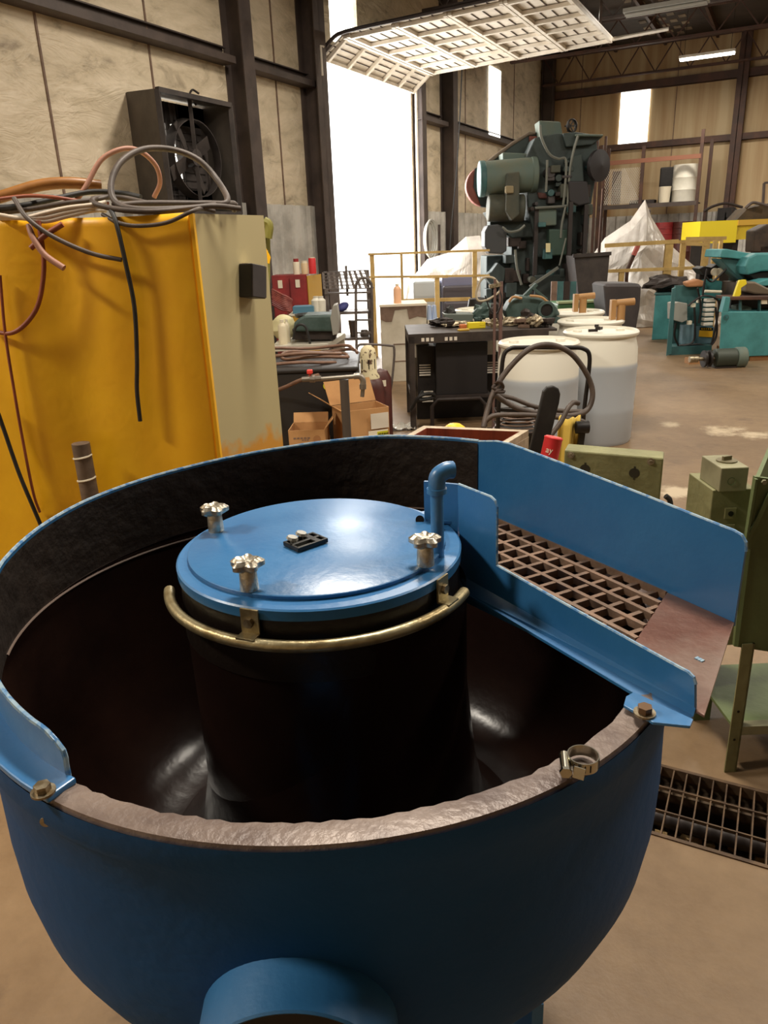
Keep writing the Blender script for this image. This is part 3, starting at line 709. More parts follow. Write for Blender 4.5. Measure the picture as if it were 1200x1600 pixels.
for p in ((457, 843), (471, 836)):
    q = G(p[0], p[1]+4, LZ+.012); m = M(); m.cyl(q-Vector((0, 0, .004)), q+Vector((0, 0, .005)), .004); m.cyl(q+Vector((0, 0, .005)), q+Vector((.001, 0, .009)), .0095, .008, n=8); m.build('wing_bolt', ZBLK, t, smooth=True)
c = G(906, 1199, ZT+.008)
t = thing('hose_clamp', 'small shiny stainless worm-drive hose clamp standing on the front rim', 'clamp', c)
m = M(); m.lathe([(.0165, 0), (.0165, .013), (.0155, .013), (.0155, 0), (.0165, 0)], n=40, org=c+Vector((.004, .004, .0))); b_ = m.build('clamp_band', STAIN, t, smooth=True)
m = M()
for k in range(16):
    a = k*PI/9-.3; m.box(c+Vector((.004+.0162*math.cos(a), .004+.0162*math.sin(a), .0065)), (.0012, .0014, .008), rz=a)
m.build('band_slots', BLACKM, b_)
m = M(); m.cyl(c+Vector((-.018, -.012, .006)), c+Vector((-.014, .012, .008)), .0052, n=12); m.cyl(c+Vector((-.0187, -.016, .006)), c+Vector((-.018, -.012, .006)), .0065, n=6); m.build('worm_screw', STAIN, t, smooth=True)
m = M(); m.poly([c+Vector((-.012, -.016, .001)), c+Vector((-.002, -.022, .001)), c+Vector((.0, -.02, .013)), c+Vector((-.010, -.014, .013))], (.0005, .001, 0)); m.build('band_tail', STAIN, t)
# drain grate in the floor
gt = thing('drain_grate', 'rusty steel bar grate over the floor trench beside the blue tub', 'grate', B(.4, 1.93, -.02))
GR = mat('rusty_grate', (104, 82, 60), .6, .3, (66, 50, 38), 12)
m = M(); 
for y in (ty0+.006, ty1-.006): bbox(m, (tx0, y-.006, -.03), (tx1, y+.006, .004))
m.build('grate_frame', GR, gt)
m = M(); y = ty0+.012
k = 0
while True:
    x = tx0+.01+k*.0375
    if x > tx1: break
    bbox(m, (x-.002, ty0, -.028), (x+.002, ty1, .002)); k += 1
m.build('bearing_bars', GR, gt)
m = M()
for k in range(1, 3): bbox(m, (tx0, ty0+k*.105-.0025, -.006), (tx1, ty0+k*.105+.0025, .004))
m.build('cross_bars', GR, gt)
rng = random.Random(3)
DEB = mat('trench_debris', (176, 146, 100), .9, 0, (104, 82, 58), 20)
m = M()
for k in range(150):
    x, y = rng.uniform(-.6, 1.3), rng.uniform(ty0+.02, ty1-.03); s = rng.uniform(.012, .035)
    m.box(B(x, y, -.18+s*.4), (s*1.5, s*1.2, s), rng.uniform(0, 3))
tag(m.build('trench_debris', DEB), 'dirt and crumbs lying in the bottom of the floor trench', 'debris', kind='stuff')
m = M(); m.cyl(B(-1.0, ty0+.23, -.13), B(2.2, ty0+.23, -.13), .025, n=16); 
tag(m.build('drain_pipe', DKST, smooth=True), 'dark pipe running along the floor trench below the grate', 'pipe')
# ------------------------------------------------------------------ yellow cabinet on the left
cab = thing('equipment_cabinet', 'tall cabinet with a bright yellow front and beige side panel, hoses piled on top', 'cabinet', (-1.1, 2.9, 0))
C1 = Vector((-.582, 2.6, 0)); C2 = Vector((-.405, 2.96, 0)); C3 = Vector((-1.6, 3.4, 0)); C4 = Vector((-2.1, 2.62, 0)); ZC = 1.685
m = M(); m.poly([C1, C2, C3, C4], (0, 0, ZC-.01)); m.build('cabinet_body', BEIGE, cab)
sp = mat('beige_with_yellow_overspray', (190, 176, 132), .55)
nt = sp.node_tree; g_ = nt.nodes.new('ShaderNodeNewGeometry'); sx_ = nt.nodes.new('ShaderNodeSeparateXYZ'); nt.links.new(g_.outputs['Position'], sx_.inputs[0])
nz = nt.nodes.new('ShaderNodeTexNoise'); nz.inputs['Scale'].default_value = 9; nz.inputs['Detail'].default_value = 5; nt.links.new(g_.outputs['Position'], nz.inputs['Vector'])
ad = nt.nodes.new('ShaderNodeMath'); ad.operation = 'MULTIPLY_ADD'; ad.inputs[1].default_value = .22; nt.links.new(nz.outputs['Fac'], ad.inputs[0]); nt.links.new(sx_.outputs['Z'], ad.inputs[2])
rr = nt.nodes.new('ShaderNodeValToRGB'); e = rr.color_ramp.elements; zov = D(385, 695, 2.75).z+.11
e[0].position = zov-.02; e[0].color = lin((214, 152, 60)); e[1].position = zov+.03; e[1].color = lin((192, 178, 134)); nt.links.new(ad.outputs[0], rr.inputs['Fac'])
nt.links.new(rr.outputs['Color'], nt.nodes['Principled BSDF'].inputs['Base Color'])
nrm = Vector((.885, -.467, 0))
m = M(); m.poly([C1+Vector((0, 0, 0)), C2, C2+Vector((0, 0, ZC)), C1+Vector((0, 0, ZC))], nrm*.006); m.build('side_panel', sp, cab)
# yellow vinyl front with soft folds
a0, b0 = C1+nrm*.004, C4
dirf = (b0-a0).normalized(); nf = Vector((dirf.y, -dirf.x, 0));  nf = -nf if nf.y > 0 else nf
LN = (b0-a0).length
def yf(u, v):
    x = u*LN; z = v*ZC
    w = .012*math.sin(x*9+1.2*math.sin(v*3)+.5)*(1-abs(v-.8)*.6)+.010*math.sin(x*21+v*2)*v+.006*noise.noise(Vector((x*6, z*3, 0)))
    return a0+dirf*x+nf*(.022+w*(min(1, u*12)))+Vector((0, 0, z+.004-.006*math.sin(x*7)*v))
m = M(); m.bowl(yf, 90, 60); m.build('yellow_front', YEL, cab, smooth=True, solid=.004)
m = M(); m.beam(a0+nf*.014+Vector((0, 0, 0)), a0+nf*.014+Vector((0, 0, ZC)), .012, .030); m.build('front_edge_strip', YEL, cab)
m = M(); m.tube([D(30, 350, 2.595), D(60, 500, 2.59), D(95, 700, 2.59), D(120, 830, 2.6)], .004, n=6); m.build('seam_cord', CABT, cab)
# black control box fixed to the beige panel
c = PL(382, 440, (C1.x, C1.y), (C2.x, C2.y)); R = Matrix.Rotation(-YAW, 3, 'Z') @ Matrix.Rotation(-.15, 3, 'X')
bx = thing('control_box', 'small black box stuck on the beige side panel of the cabinet', 'box', c)
m = M(); m.box(c+nrm*.036, (.058, .085, .115), rot=R); o1 = m.build('box_body', BLK, bx, bevel=.004)
m = M(); m.box(c+nrm*.066, (.004, .080, .108), rot=R); m.build('box_cover', CHAR, bx)
m = M(); m.box(c+nrm*.03+Vector((0, 0, .059)), (.03, .05, .003), rot=R); m.build('box_sticker', LAB, bx)
m = M(); p = D(138, 760, 2.50); m.cyl((p.x, 2.50, 0), (p.x, 2.50, D(138, 692, 2.50).z), .030, n=20)
tb = tag(m.build('cardboard_tube', GREYT, smooth=True, org=(p.x, 2.5, 0)), 'grey tube wound with pale tape standing against the yellow front', 'tube')
for k, yy in enumerate((710, 745, 790)):
    z = D(138, yy, 2.50).z; m = M(); pts = [Vector((p.x+.031*math.cos(t), 2.50+.031*math.sin(t), z+.010*t/PI*1.2)) for t in [(-PI)+i*PI/10 for i in range(11)]]
    m.tube(pts, .0035, n=5, sm=0); m.build('tape_band', LAB, tb)
# hoses piled on the cabinet: each a thing
def hh_(label, name, pts, r, mt, cat='hose', n=10):
    m = hose(pts, r, n=n); o = m.build(name, mt, smooth=True); return tag(o, label, cat)
hh_('thick amber hose lying over the top left of the yellow cabinet', 'amber_hose', [(-60, 322, 2.62), (0, 308, 2.66), (60, 290, 2.72), (110, 286, 2.76), (158, 291, 2.8)], .019, CABA, n=14)
hh_('pinkish grey hose arching up from the pile and down behind it', 'arched_hose', [(120, 312, 2.72), (135, 290, 2.74), (158, 250, 2.78), (190, 233, 2.82), (218, 236, 2.86), (243, 258, 2.9), (250, 285, 2.92), (241, 308, 2.94)], .0085, CABP)
hh_('thick grey cable forming the big open loop over the cabinet corner', 'looped_cable', [(175, 322, 2.62), (225, 318, 2.66), (320, 318, 2.72), (355, 315, 2.74), (340, 282, 2.86), (310, 250, 2.88), (270, 234, 2.86), (225, 233, 2.8), (190, 252, 2.72), (174, 285, 2.66), (180, 315, 2.62), (215, 327, 2.60), (300, 325, 2.66), (362, 318, 2.78), (366, 328, 2.82)], .0105, CABG)
hh_('grey cable loop lying flat along the front edge of the cabinet top', 'grey_cable', [(375, 326, 2.72), (330, 322, 2.66), (250, 330, 2.58), (190, 328, 2.57), (148, 318, 2.60), (150, 310, 2.66), (190, 309, 2.72), (250, 322, 2.7)], .009, CABG)
hh_('thin grey cable sagging in a shallow curve below the cabinet edge', 'sagging_cable', [(160, 335, 2.59), (185, 348, 2.555), (215, 353, 2.55), (260, 348, 2.55), (300, 330, 2.56), (315, 326, 2.64), (335, 330, 2.70)], .0065, CABG)
for i, (dy, mt, lb) in enumerate(((0, CABW, 'upper white cable strand in the bundle on the cabinet top'), (7, CABW, 'middle white cable strand in the bundle on the cabinet top'), (13, CABW, 'lowest white cable strand in the bundle on the cabinet top'))):
    hh_(lb, 'white_cable', [(0, 336+dy*.4, 2.56+.01*i), (35, 341, 2.56), (70, 333+dy, 2.57), (105, 325+dy, 2.58), (145, 320+dy*.7, 2.6), (165, 316+dy, 2.64)], .007, CABW)
hh_('dark cable coiled at the left end of the pile', 'dark_cable', [(-20, 326, 2.6), (30, 322, 2.6), (80, 312, 2.66), (140, 300, 2.74), (190, 302, 2.76), (220, 308, 2.74)], .009, RUB)
hh_('second dark cable running under the amber hose', 'dark_cable', [(-20, 334, 2.62), (40, 328, 2.6), (100, 318, 2.62), (150, 312, 2.66), (175, 306, 2.7)], .008, CABG)
hh_('reddish cable crossing the left of the hose pile', 'red_cable', [(-10, 312, 2.64), (45, 306, 2.62), (90, 309, 2.62), (130, 315, 2.66), (170, 318, 2.7)], .006, CABR)
hh_('thin brown cable hanging diagonally from the pile across the yellow front', 'diagonal_cable', [(22, 310, 2.6), (40, 338, 2.55), (70, 362, 2.545), (110, 383, 2.545), (150, 398, 2.545), (190, 406, 2.545)], .0075, CABG)
hh_('dark cable hanging straight down the yellow front, its end free', 'hanging_cable', [(172, 325, 2.58), (182, 350, 2.55), (196, 410, 2.545), (210, 480, 2.55), (214, 560, 2.55), (214, 610, 2.55), (219, 658, 2.55)], .0075, RUB)
hh_('red-brown hose hanging in a loop down the yellow front to the left edge', 'looped_hose', [(60, 345, 2.56), (68, 400, 2.545), (67, 440, 2.545), (58, 480, 2.545), (38, 508, 2.545), (15, 521, 2.545), (-15, 516, 2.56)], .0075, CABR)
hh_('short pink hose end sticking out downwards to the right below the pile', 'cut_hose', [(45, 352, 2.56), (52, 372, 2.54), (70, 398, 2.53), (100, 419, 2.52)], .010, CABP)
hh_('short red-brown hose end crossing under the pink one', 'cut_hose', [(98, 350, 2.56), (70, 368, 2.55), (48, 388, 2.54)], .009, CABR)
hh_('thin rust-coloured cable running down the far left of the yellow front', 'rust_cable', [(0, 430, 2.55), (8, 520, 2.545), (22, 610, 2.54), (36, 690, 2.54), (52, 770, 2.54), (62, 800, 2.56)], .005, CABR)
hh_('dark cable slanting down at the left edge to behind the tub', 'slanting_cable', [(-12, 620, 2.53), (5, 668, 2.53), (30, 740, 2.52), (55, 800, 2.52), (72, 840, 2.53)], .007, RUB)
# ------------------------------------------------------------------ behind the cabinet: hose hank with yellow tag, tool cabinets
m = M()
for k in range(6): m.tube([D(410+k*2, 352, 5.2+.02*k), D(412+k*1.5, 420, 5.2+.02*k), D(414+k, 500, 5.2), D(416+k, 560, 5.2+.03*k), D(420, 600, 5.2)], .012, n=6)
m.tube([D(412, 345, 5.2), D(420, 352, 5.2), D(418, 372, 5.2)], .03, n=8)
tag(m.build('hose_hank', rgb('olive_hose', (128, 122, 50), .6), smooth=True), 'olive green hose hank hanging behind the right edge of the beige panel', 'hose')
m = M(); m.outl([(411, 398), (416, 388), (423, 402), (421, 412), (412, 410)], 5.12, .004); tag(m.build('yellow_tag', YEL), 'yellow paper tag on the olive hose hank', 'tag')
def pcab(name, label, cat, px0, py0, px1, d, th, zt, mt, base=0.0):   # upright cabinet standing on the floor
    a, b = D(px0, py0, d), D(px1, py0, d); t = thing(name, label, cat, ((a.x+b.x)/2, d+th/2, base))
    m = M(); m.span((a.x, d, base), (b.x, d+th, a.z if zt is None else zt)); m.build('cabinet_body', mt, t, bevel=.004); return t, a, b
t, a, b = pcab('tool_cabinet', 'red steel tool cabinet with yellow right side against the corrugated wall', 'cabinet', 424, 431, 479, 10.4, .5, None, REDP)
for k in range(2):
    w_ = (b.x-a.x)/2; m = M(); m.span((a.x+k*w_+.01, 10.38, .05), (a.x+(k+1)*w_-.01, 10.40, a.z-.04)); dr = m.build('cabinet_door', REDP, t)
    m = M(); m.span((a.x+(k+.35)*w_, 10.37, a.z-.16), (a.x+(k+.6)*w_, 10.379, a.z-.06)); m.build('paper_note', LAB, dr)
m = M(); e1, e2 = D(479, 431, 10.4), D(499, 428, 10.7); m.poly([(e1.x, 10.4, 0), (e2.x, 10.9, 0), (e2.x, 10.9, e1.z), (e1.x, 10.4, e1.z)], (.01, -.01, 0)); m.build('side_panel', rgb('yellow_side', (196, 152, 50), .55), t)
zc = a.z
def can(px, d, z, r, h, mt, lab, name='paint_can', cap=None):
    c = D(px, 430, d); t = thing(name, lab, 'can', (c.x, d, z)); m = M(); m.lathe([(0.001, 0), (r, 0), (r, h*.96), (r*.94, h), (.001, h)], n=20, org=(c.x, d, z)); m.build('can_body', mt, t, smooth=True)
    if cap: m = M(); m.cyl((c.x, d, z+h), (c.x, d, z+h+cap[1]), r*.8); m.build('can_lid', cap[0], t, smooth=True)
    return t
can(464, 10.6, zc, .045, .16, LAB, 'white can with red lid standing on the red cabinet', cap=(REDP, .04))
can(477, 10.6, zc, .048, .14, rgb('cream_can', (214, 190, 150), .5), 'cream can beside the white can on the cabinet top', cap=(LAB, .03))
can(489, 10.6, zc, .05, .20, REDC, 'red and white can standing at the right end of the cabinet top', cap=(LAB, .01))
m = M()
for k in range(9): m.tube([D(425, 452+k*3, 9.9-.03*k), D(440, 460+k*3, 9.7), D(452, 466+k*2.5, 9.7), D(455, 475+k*2, 9.72), D(440+k, 520, 9.74), D(436+k, 560, 9.75), Vector((D(436+k, 560, 9.75).x, 9.75, .0))], .013, n=6)
tag(m.build('hose_hank', rgb('maroon_hose', (110, 44, 40), .45, 0, (160, 90, 80), 9), smooth=True), 'hank of thin dark red hoses hung in front of the red cabinet', 'hose')
m = M(); p = D(437, 438, 10.35); m.span((p.x-.15, 10.3, 1.2), (p.x+.1, 10.5, 1.22)); 
# steel work table with green grinder
ZB = D(455, 540, 7.2).z
tb = thing('work_table', 'pale steel work table carrying the green bench machine', 'table', (D(480, 540, 7.4).x, 7.4, 0))
a, b = D(425, 540, 7.2), D(512, 540, 7.2); b2 = D(540, 525, 8.1)
m = M(); m.poly([(a.x, 7.2, ZB-.05), (b.x, 7.2, ZB-.05), (b2.x, 8.1, ZB-.05), (a.x, 8.1, ZB-.05)], (0, 0, .05)); m.build('table_top', rgb('pale_bench', (190, 184, 168), .5), tb)
for (x, y) in ((D(452, 540, 7.2).x, 7.24), (b.x-.04, 7.24), (b2.x-.04, 8.06), (a.x+.04, 8.06)):
    m = M(); m.span((x-.03, y-.03, 0), (x+.03, y+.03, ZB-.05)); m.build('leg', rgb('pale_bench', (190, 184, 168)), tb)
m = M(); m.span((a.x+.1, 7.3, .35), (b.x-.06, 8.0, .38)); m.build('shelf', WCAB, tb)
t = thing('bench_machine', 'grey-green bench machine with open bowl and a black hose, on the steel table', 'machine', (D(490, 530, 7.5).x, 7.5, ZB))
def sil(px, d, th, name, mt, parent, bevel=.004, smooth=False): 
    m = M(); m.outl(px, d, th); return m.build(name, mt, parent, bevel=bevel, smooth=smooth)
sil([(458, 515), (460, 504), (468, 497), (476, 493), (520, 492), (527, 500), (528, 514), (524, 518), (460, 518)], 7.35, .42, 'machine_body', GRNM, t, .02)
sil([(456, 514), (526, 514), (524, 531), (460, 531)], 7.4, .36, 'machine_base', DKST, t, .01)
sil([(516, 497), (520, 478), (526, 476), (530, 500), (528, 522), (520, 524)], 7.3, .3, 'splash_guard', ZBLK, t, .005)
m = M(); c = D(492, 493, 7.56); m.lathe([(.19, 0), (.20, .03), (.185, .03), (.17, .0)], n=32, org=(c.x, 7.56, c.z-.01)); m.build('bowl_rim', BLK, t, smooth=True)
m = hose([(458, 530, 7.3), (462, 512, 7.28), (470, 507, 7.27), (478, 512, 7.27), (483, 530, 7.27), (486, 545, 7.3)], .012); m.build('drain_hose', RUB, t, smooth=True)
def bottle(px, d, z, r, h, mt, lab, cap=LAB):
    c = D(px, 500, d); t = thing('bottle', lab, 'bottle', (c.x, d, z)); m = M(); m.lathe([(.001, 0), (r, 0), (r, h*.7), (r*.85, h*.8), (r*.4, h*.88), (r*.4, h*.93), (.001, h*.93)], n=20, org=(c.x, d, z)); m.build('bottle_body', mt, t, smooth=True)
    m = M(); m.cyl((c.x, d, z+h*.9), (c.x, d, z+h), r*.45); m.build('bottle_cap', cap, t); return t
bottle(440, 7.34, ZB, .042, .23, CLEARB, 'milky plastic bottle with amber dregs at the left end of the steel table')
bottle(447, 7.5, ZB, .03, .22, CLEARB, 'slimmer milky bottle just behind the first one on the steel table')
m = M(); c = D(446, 510, 7.85); vs = []
m.bowl(lambda u, v: Vector((c.x+.13*math.cos(2*PI*u)*math.sin(PI*v), 7.7+.12*math.sin(2*PI*u)*math.sin(PI*v), ZB+.125-.125*math.cos(PI*v)))+Vector(noise.noise_vector(Vector((u*7, v*7, 1))))*.025*math.sin(PI*v), 24, 14)
tag(m.build('plastic_bag', rgb('pale_bag', (214, 206, 160), .5), smooth=True), 'crumpled pale yellow plastic bag beside the green bench machine', 'bag')
# blue box and white jugs on a stand behind
st = thing('side_cabinet', 'low dull yellow cabinet behind the green bench machine', 'cabinet', (D(475, 500, 9.2).x, 9.3, 0))
a, b = D(452, 494, 9.1), D(503, 494, 9.1); zs = a.z
m = M(); m.span((a.x, 9.1, 0), (b.x, 9.6, zs)); m.build('cabinet_body', rgb('yellow_side', (196, 152, 50)), st)
m = M(); m.span((a.x-.01, 9.08, zs), (b.x+.01, 9.62, zs+.015)); m.build('cabinet_top', WCAB, st)
m = M(); a, b = D(457, 480, 9.2), D(490, 480, 9.2); m.span((a.x, 9.2, zs+.015), (b.x, 9.45, D(470, 479, 9.2).z)); tag(m.build('blue_box', BLUEBX, bevel=.004), 'flat blue box lying behind the green bench machine', 'box')
for px, lab in ((494.5, 'white round jug behind the blue box'), (502, 'white jug right of the round one, nearer the tool rack')):
    c = D(px, 480, 9.3); t = thing('jug', lab, 'jug', (c.x, 9.3, zs+.015)); h = D(px, 463, 9.3).z-zs-.015
    m = M(); m.lathe([(.001, 0), (.055, 0), (.058, h*.75), (.03, h*.9), (.03, h*.94), (.001, h*.94)], n=20, org=(c.x, 9.3, zs+.015)); m.build('jug_body', POLY, t, smooth=True); m = M(); m.cyl((c.x, 9.3, zs+.015+h*.94), (c.x, 9.3, zs+.015+h), .032); m.build('jug_cap', POLY, t)
# black tool rack in the doorway light
d = 9.6; rk = thing('tool_rack', 'black steel tool rack with a slanted perforated top, standing in front of the bright doorway', 'rack', (D(545, 560, d).x, d+.2, 0))
RK = rgb('hazed_rack_steel', (104, 94, 88), .6, .1, (80, 72, 68), 8)  # black rack steel lightened, with the doorway haze put into its colour
def drop(px, py, d): p = D(px, py, d); return p
# slanted tray with slots
A_, B_, C_, D_ = D(507, 452, d), D(582, 450, d), D(570, 422, d+.35), D(505, 426, d+.35)
m = M(); U = B_-A_; V = D_-A_
for k in range(9): t_ = k/8; m.beam(A_+U*t_, D_+(C_-D_)*t_, .03, .012)
for k in range(6): t_ = k/5; m.beam(A_+V*t_, B_+(C_-B_)*t_, .04 if k in (0, 5) else .032, .01)
m.build('slotted_tray', RK, rk)
m = M(); m.beam(A_+Vector((0, 0, -.05)), B_+Vector((0, 0, -.05)), .07, .02); m.build('tray_front', RK, rk)
for (px, dd) in ((511, d), (578, d), (511, d+.4), (576, d+.4)):
    p = D(px, 470, dd); m = M(); m.span((p.x-.022, dd-.02, .0), (p.x+.022, dd+.02, A_.z if dd == d else C_.z)); m.build('upright', RK, rk)
for zz in (D(545, 487, d).z, D(545, 528, d).z, .18):
    m = M(); m.span((D(508, 470, d).x, d-.02, zz-.03), (D(580, 470, d).x, d+.42, zz)); m.build('shelf', RK, rk)
p = D(541, 422, d+.2); m = M(); m.span((p.x-.015, d+.18, A_.z-.1), (p.x+.015, d+.2, D(541, 415, d+.2).z)); m.build('centre_post', RK, rk)
m = M(); pts = [D(556, 545, 9.26), D(556, 460, 9.26), D(559, 440, 9.26), (D(568, 434, 9.26)), D(578, 440, 9.26), D(581, 460, 9.26), D(581, 545, 9.26)]; pts[0] = Vector((pts[0].x, 9.26, .1)); pts[-1] = Vector((pts[-1].x, 9.26, .1))
hk = thing('hand_truck', 'black hoop-handled hand truck parked at the right end of the tool rack', 'hand truck', (D(568, 560, d-.1).x, d-.15, 0)); m.tube(pts, .016, n=8); m.build('hoop_frame', RK, hk, smooth=True)
m = M(); 
for yy in (470, 500, 520): m = M(); m.beam(D(556, yy, 9.26), D(581, yy, 9.26), .02, .02); m.build('cross_rail', RK, hk)
m = M(); a_ = pts[0]; b_ = pts[-1]; m.span((a_.x-.03, 9.05, 0), (b_.x+.03, 9.28, .02)); m.build('toe_plate', RK, hk)
for x in (a_.x-.03, b_.x+.03): m = M(); m.cyl((x-.02, 9.34, .1), (x+.02, 9.34, .1), .1, n=20); m.build('wheel', RUB, hk, smooth=True)
zz = D(545, 487, d).z
m = M(); c = D(536, 482, d+.1); m.bowl(lambda u, v: Vector((c.x+.075*math.cos(2*PI*u)*math.sin(PI*v), d+.1+.08*math.sin(2*PI*u)*math.sin(PI*v), zz+.055-.055*math.cos(PI*v)+.02*math.cos(2*PI*u)*math.sin(PI*v))), 20, 12)
tag(m.build('blue_bag', BLUEBG, smooth=True), 'small blue bag lying on the middle shelf of the tool rack', 'bag')
zz = D(545, 528, d).z
for i, (px, w_, h_, lab) in enumerate(((520, .09, .10, 'squat dark part at the left end of the lower rack shelf'), (552, .05, .2, 'upright dark wedge-shaped part on the lower rack shelf'), (570, .08, .08, 'small dark block at the right end of the lower rack shelf'))):
    c = D(px, 530, d+.15); m = M(); m.box((c.x, d+.15, zz+h_/2), (w_, .1, h_), .3*i, taper=1.5 if i == 1 else .8); tag(m.build('machine_part', RK, bevel=.01), lab, 'part')
# white cabinet with brown stained top
wc = thing('storage_cabinet', 'dirty white steel cabinet with a brown stained top edge, in front of the doorway', 'cabinet', (.35, 9.3, 0))
a, b = D(594, 480, 9.0), D(666, 480, 9.0); zt = a.z
m = M(); m.span((a.x, 9.0, 0), (b.x, 9.6, zt)); m.build('cabinet_body', WCAB, wc, bevel=.006)
m = M(); m.span((a.x-.01, 8.985, zt-.0), (b.x+.01, 9.61, zt+.025)); m.build('cabinet_top', rgb('pale_dusty_top', (222, 208, 186), .6), wc)
m = M(); w_ = b.x-a.x
m.poly([(a.x, 8.997, zt), (a.x, 8.997, zt-.14), (a.x+.06, 8.997, zt-.17), (a.x+.13, 8.997, zt-.17), (a.x+.17, 8.997, zt-.04), (a.x+w_*.58, 8.997, zt-.03), (a.x+w_*.62, 8.997, zt-.15), (a.x+w_*.8, 8.997, zt-.12), (b.x, 8.997, zt-.14), (b.x, 8.997, zt)], (0, -.003, 0)); m.build('brown_stain', BROWN, wc)
m = M(); m.span((a.x+.14, 8.99, .44), (a.x+.46, 8.998, .45)); m.span((a.x+.14, 8.99, .24), (a.x+.14+.012, 8.998, .45)); m.span((a.x+.14, 8.99, .24), (a.x+.46, 8.998, .25)); m.build('door_outline', BROWN, wc)
m = M(); m.span((a.x+.30, 8.99, .29), (a.x+.42, 8.997, .33)); m.span((a.x+.32, 8.99, .36), (a.x+.44, 8.997, .38)); m.build('faded_red_mark', rgb('faded_red', (190, 130, 110), .7), wc)
bottle(622, 9.2, zt+.025, .045, .22, rgb('pink_bottle', (226, 176, 140), .5), 'peach coloured bottle standing on the white cabinet')
c = D(674, 500, 9.25); 
t = thing('water_bottle_pack', 'clear blue-tinted shrink-wrapped bottles beside the white cabinet top', 'bottle', (c.x, 9.25, 0)); zz = D(672, 500, 9.2).z
m = M(); a_, b_ = D(668, 500, 9.2), D(682, 500, 9.2); m.span((a_.x, 9.2, 0), (b_.x+.04, 9.5, zz)); m.build('stand', WCAB, t)
for k in range(2):
    for j in range(2): m = M(); m.cyl((a_.x+.03+.06*k, 9.25+.08*j, zz), (a_.x+.03+.06*k, 9.25+.08*j, D(672, 478, 9.2).z), .032, .02, n=12); m.build('bottle_body', rgb('blue_tint', (170, 186, 216), .2), t, smooth=True)
# ------------------------------------------------------------------ dark tool table
ZTb = .835; tt = thing('steel_workbench', 'dark angle-iron workbench with black side panels, heaped with tools', 'table', (.7, 6.95, 0))
xa, xb = D(638, 516, 6.5).x, 1.42
TS = rgb('bench_steel', (72, 62, 56), .55, .3, (52, 46, 42), 7)
m = M(); m.span((xa, 6.5, ZTb-.02), (xb+.12, 7.3, ZTb)); m.build('bench_top', TS, tt)
for (x, y) in ((xa, 6.5), (xb, 6.5), (xa, 7.24), (xb, 7.24)):
    m = M(); m.span((x, y, 0), (x+.05, y+.006, ZTb-.02)); m.span((x, y, 0), (x+.006, y+.05, ZTb-.02)); m.build('leg', TS, tt)
m = M(); m.span((xa, 6.5, ZTb-.08), (xb, 6.506, ZTb-.02)); m.span((xa, 6.5, ZTb-.08), (xa+.006, 7.3, ZTb-.02)); m.build('top_rail', TS, tt)
m = M(); m.beam((xa+.03, 6.55, .28), (xa+.03, 7.27, .28), .04, .04); m.beam((xa+.03, 7.27, .28), (xb, 7.27, .28), .04, .04); m.build('lower_rail', TS, tt)
for k in range(7): x = xa+.10+k*.05
m = M()
for k in range(8): m.span((xa+.11+k*.04, 6.496, ZTb-.065), (xa+.135+k*.04, 6.5, ZTb-.035)) if k not in (3, 4) else None
m.build('rail_slots', DOORW, tt)
wl = thing('welding_machine', 'black welding machine cabinet with white louvre panels standing under the workbench', 'machine', (.85, 6.9, 0))
a_, b_ = D(681, 525, 6.62), D(762, 525, 6.62)
m = M(); m.span((a_.x, 6.62, .28), (b_.x, 7.1, ZTb-.10)); m.build('front_panel', rgb('near_black', (30, 26, 26), .5), wl, bevel=.004)
m = M(); m.span((a_.x-.16, 6.75, .2), (a_.x-.002, 7.2, ZTb-.14)); m.build('side_cabinet', BLK, wl)
for (x0, x1, z0, z1) in ((xa+.07, xa+.20, .58, .74), (b_.x+.01, b_.x+.12, .58, .74)):
    m = M(); m.span((x0, 6.9, z0), (x1, 6.92, z1)); m.build('white_panel', DOORW, wl)
for (x0, z0) in ((xa+.10, .44), (b_.x+.01, .44), (xa+.12, .2)):
    m = M()
    for k in range(5): m.span((x0, 6.73, z0+k*.022), (x0+.10, 6.745, z0+.010+k*.022))
    m.build('louvre', DOORW, wl)
m = M(); m.span((xa+.08, 6.92, .0), (b_.x+.14, 7.3, .60)); m.build('rear_cabinet', BLK, wl)
m = M(); m.span((a_.x-.02, 6.56, .255), (b_.x+.03, 7.1, .28)); m.build('base_tray', DKST, wl)
zz = .2; m = M(); pts = [(a_.x-.05, 6.52, 0), (a_.x-.05, 6.52, zz), (a_.x-.0, 6.52, zz+.06), (b_.x-.08, 6.52, zz+.06), (b_.x-.03, 6.52, zz), (b_.x-.03, 6.52, 0)]; m.tube(pts, .018, n=8, sm=0); m.build('base_hoop', DKST, wl, smooth=True)
hh = hose([(642, 640, 6.45), (655, 620, 6.4), (672, 615, 6.45), (678, 620, 6.5), (655, 625, 6.4), (660, 612, 6.5)], .015); tag(hh.build('tied_cable', RUB, smooth=True), 'black cable knotted round the lower rail of the workbench', 'cable')
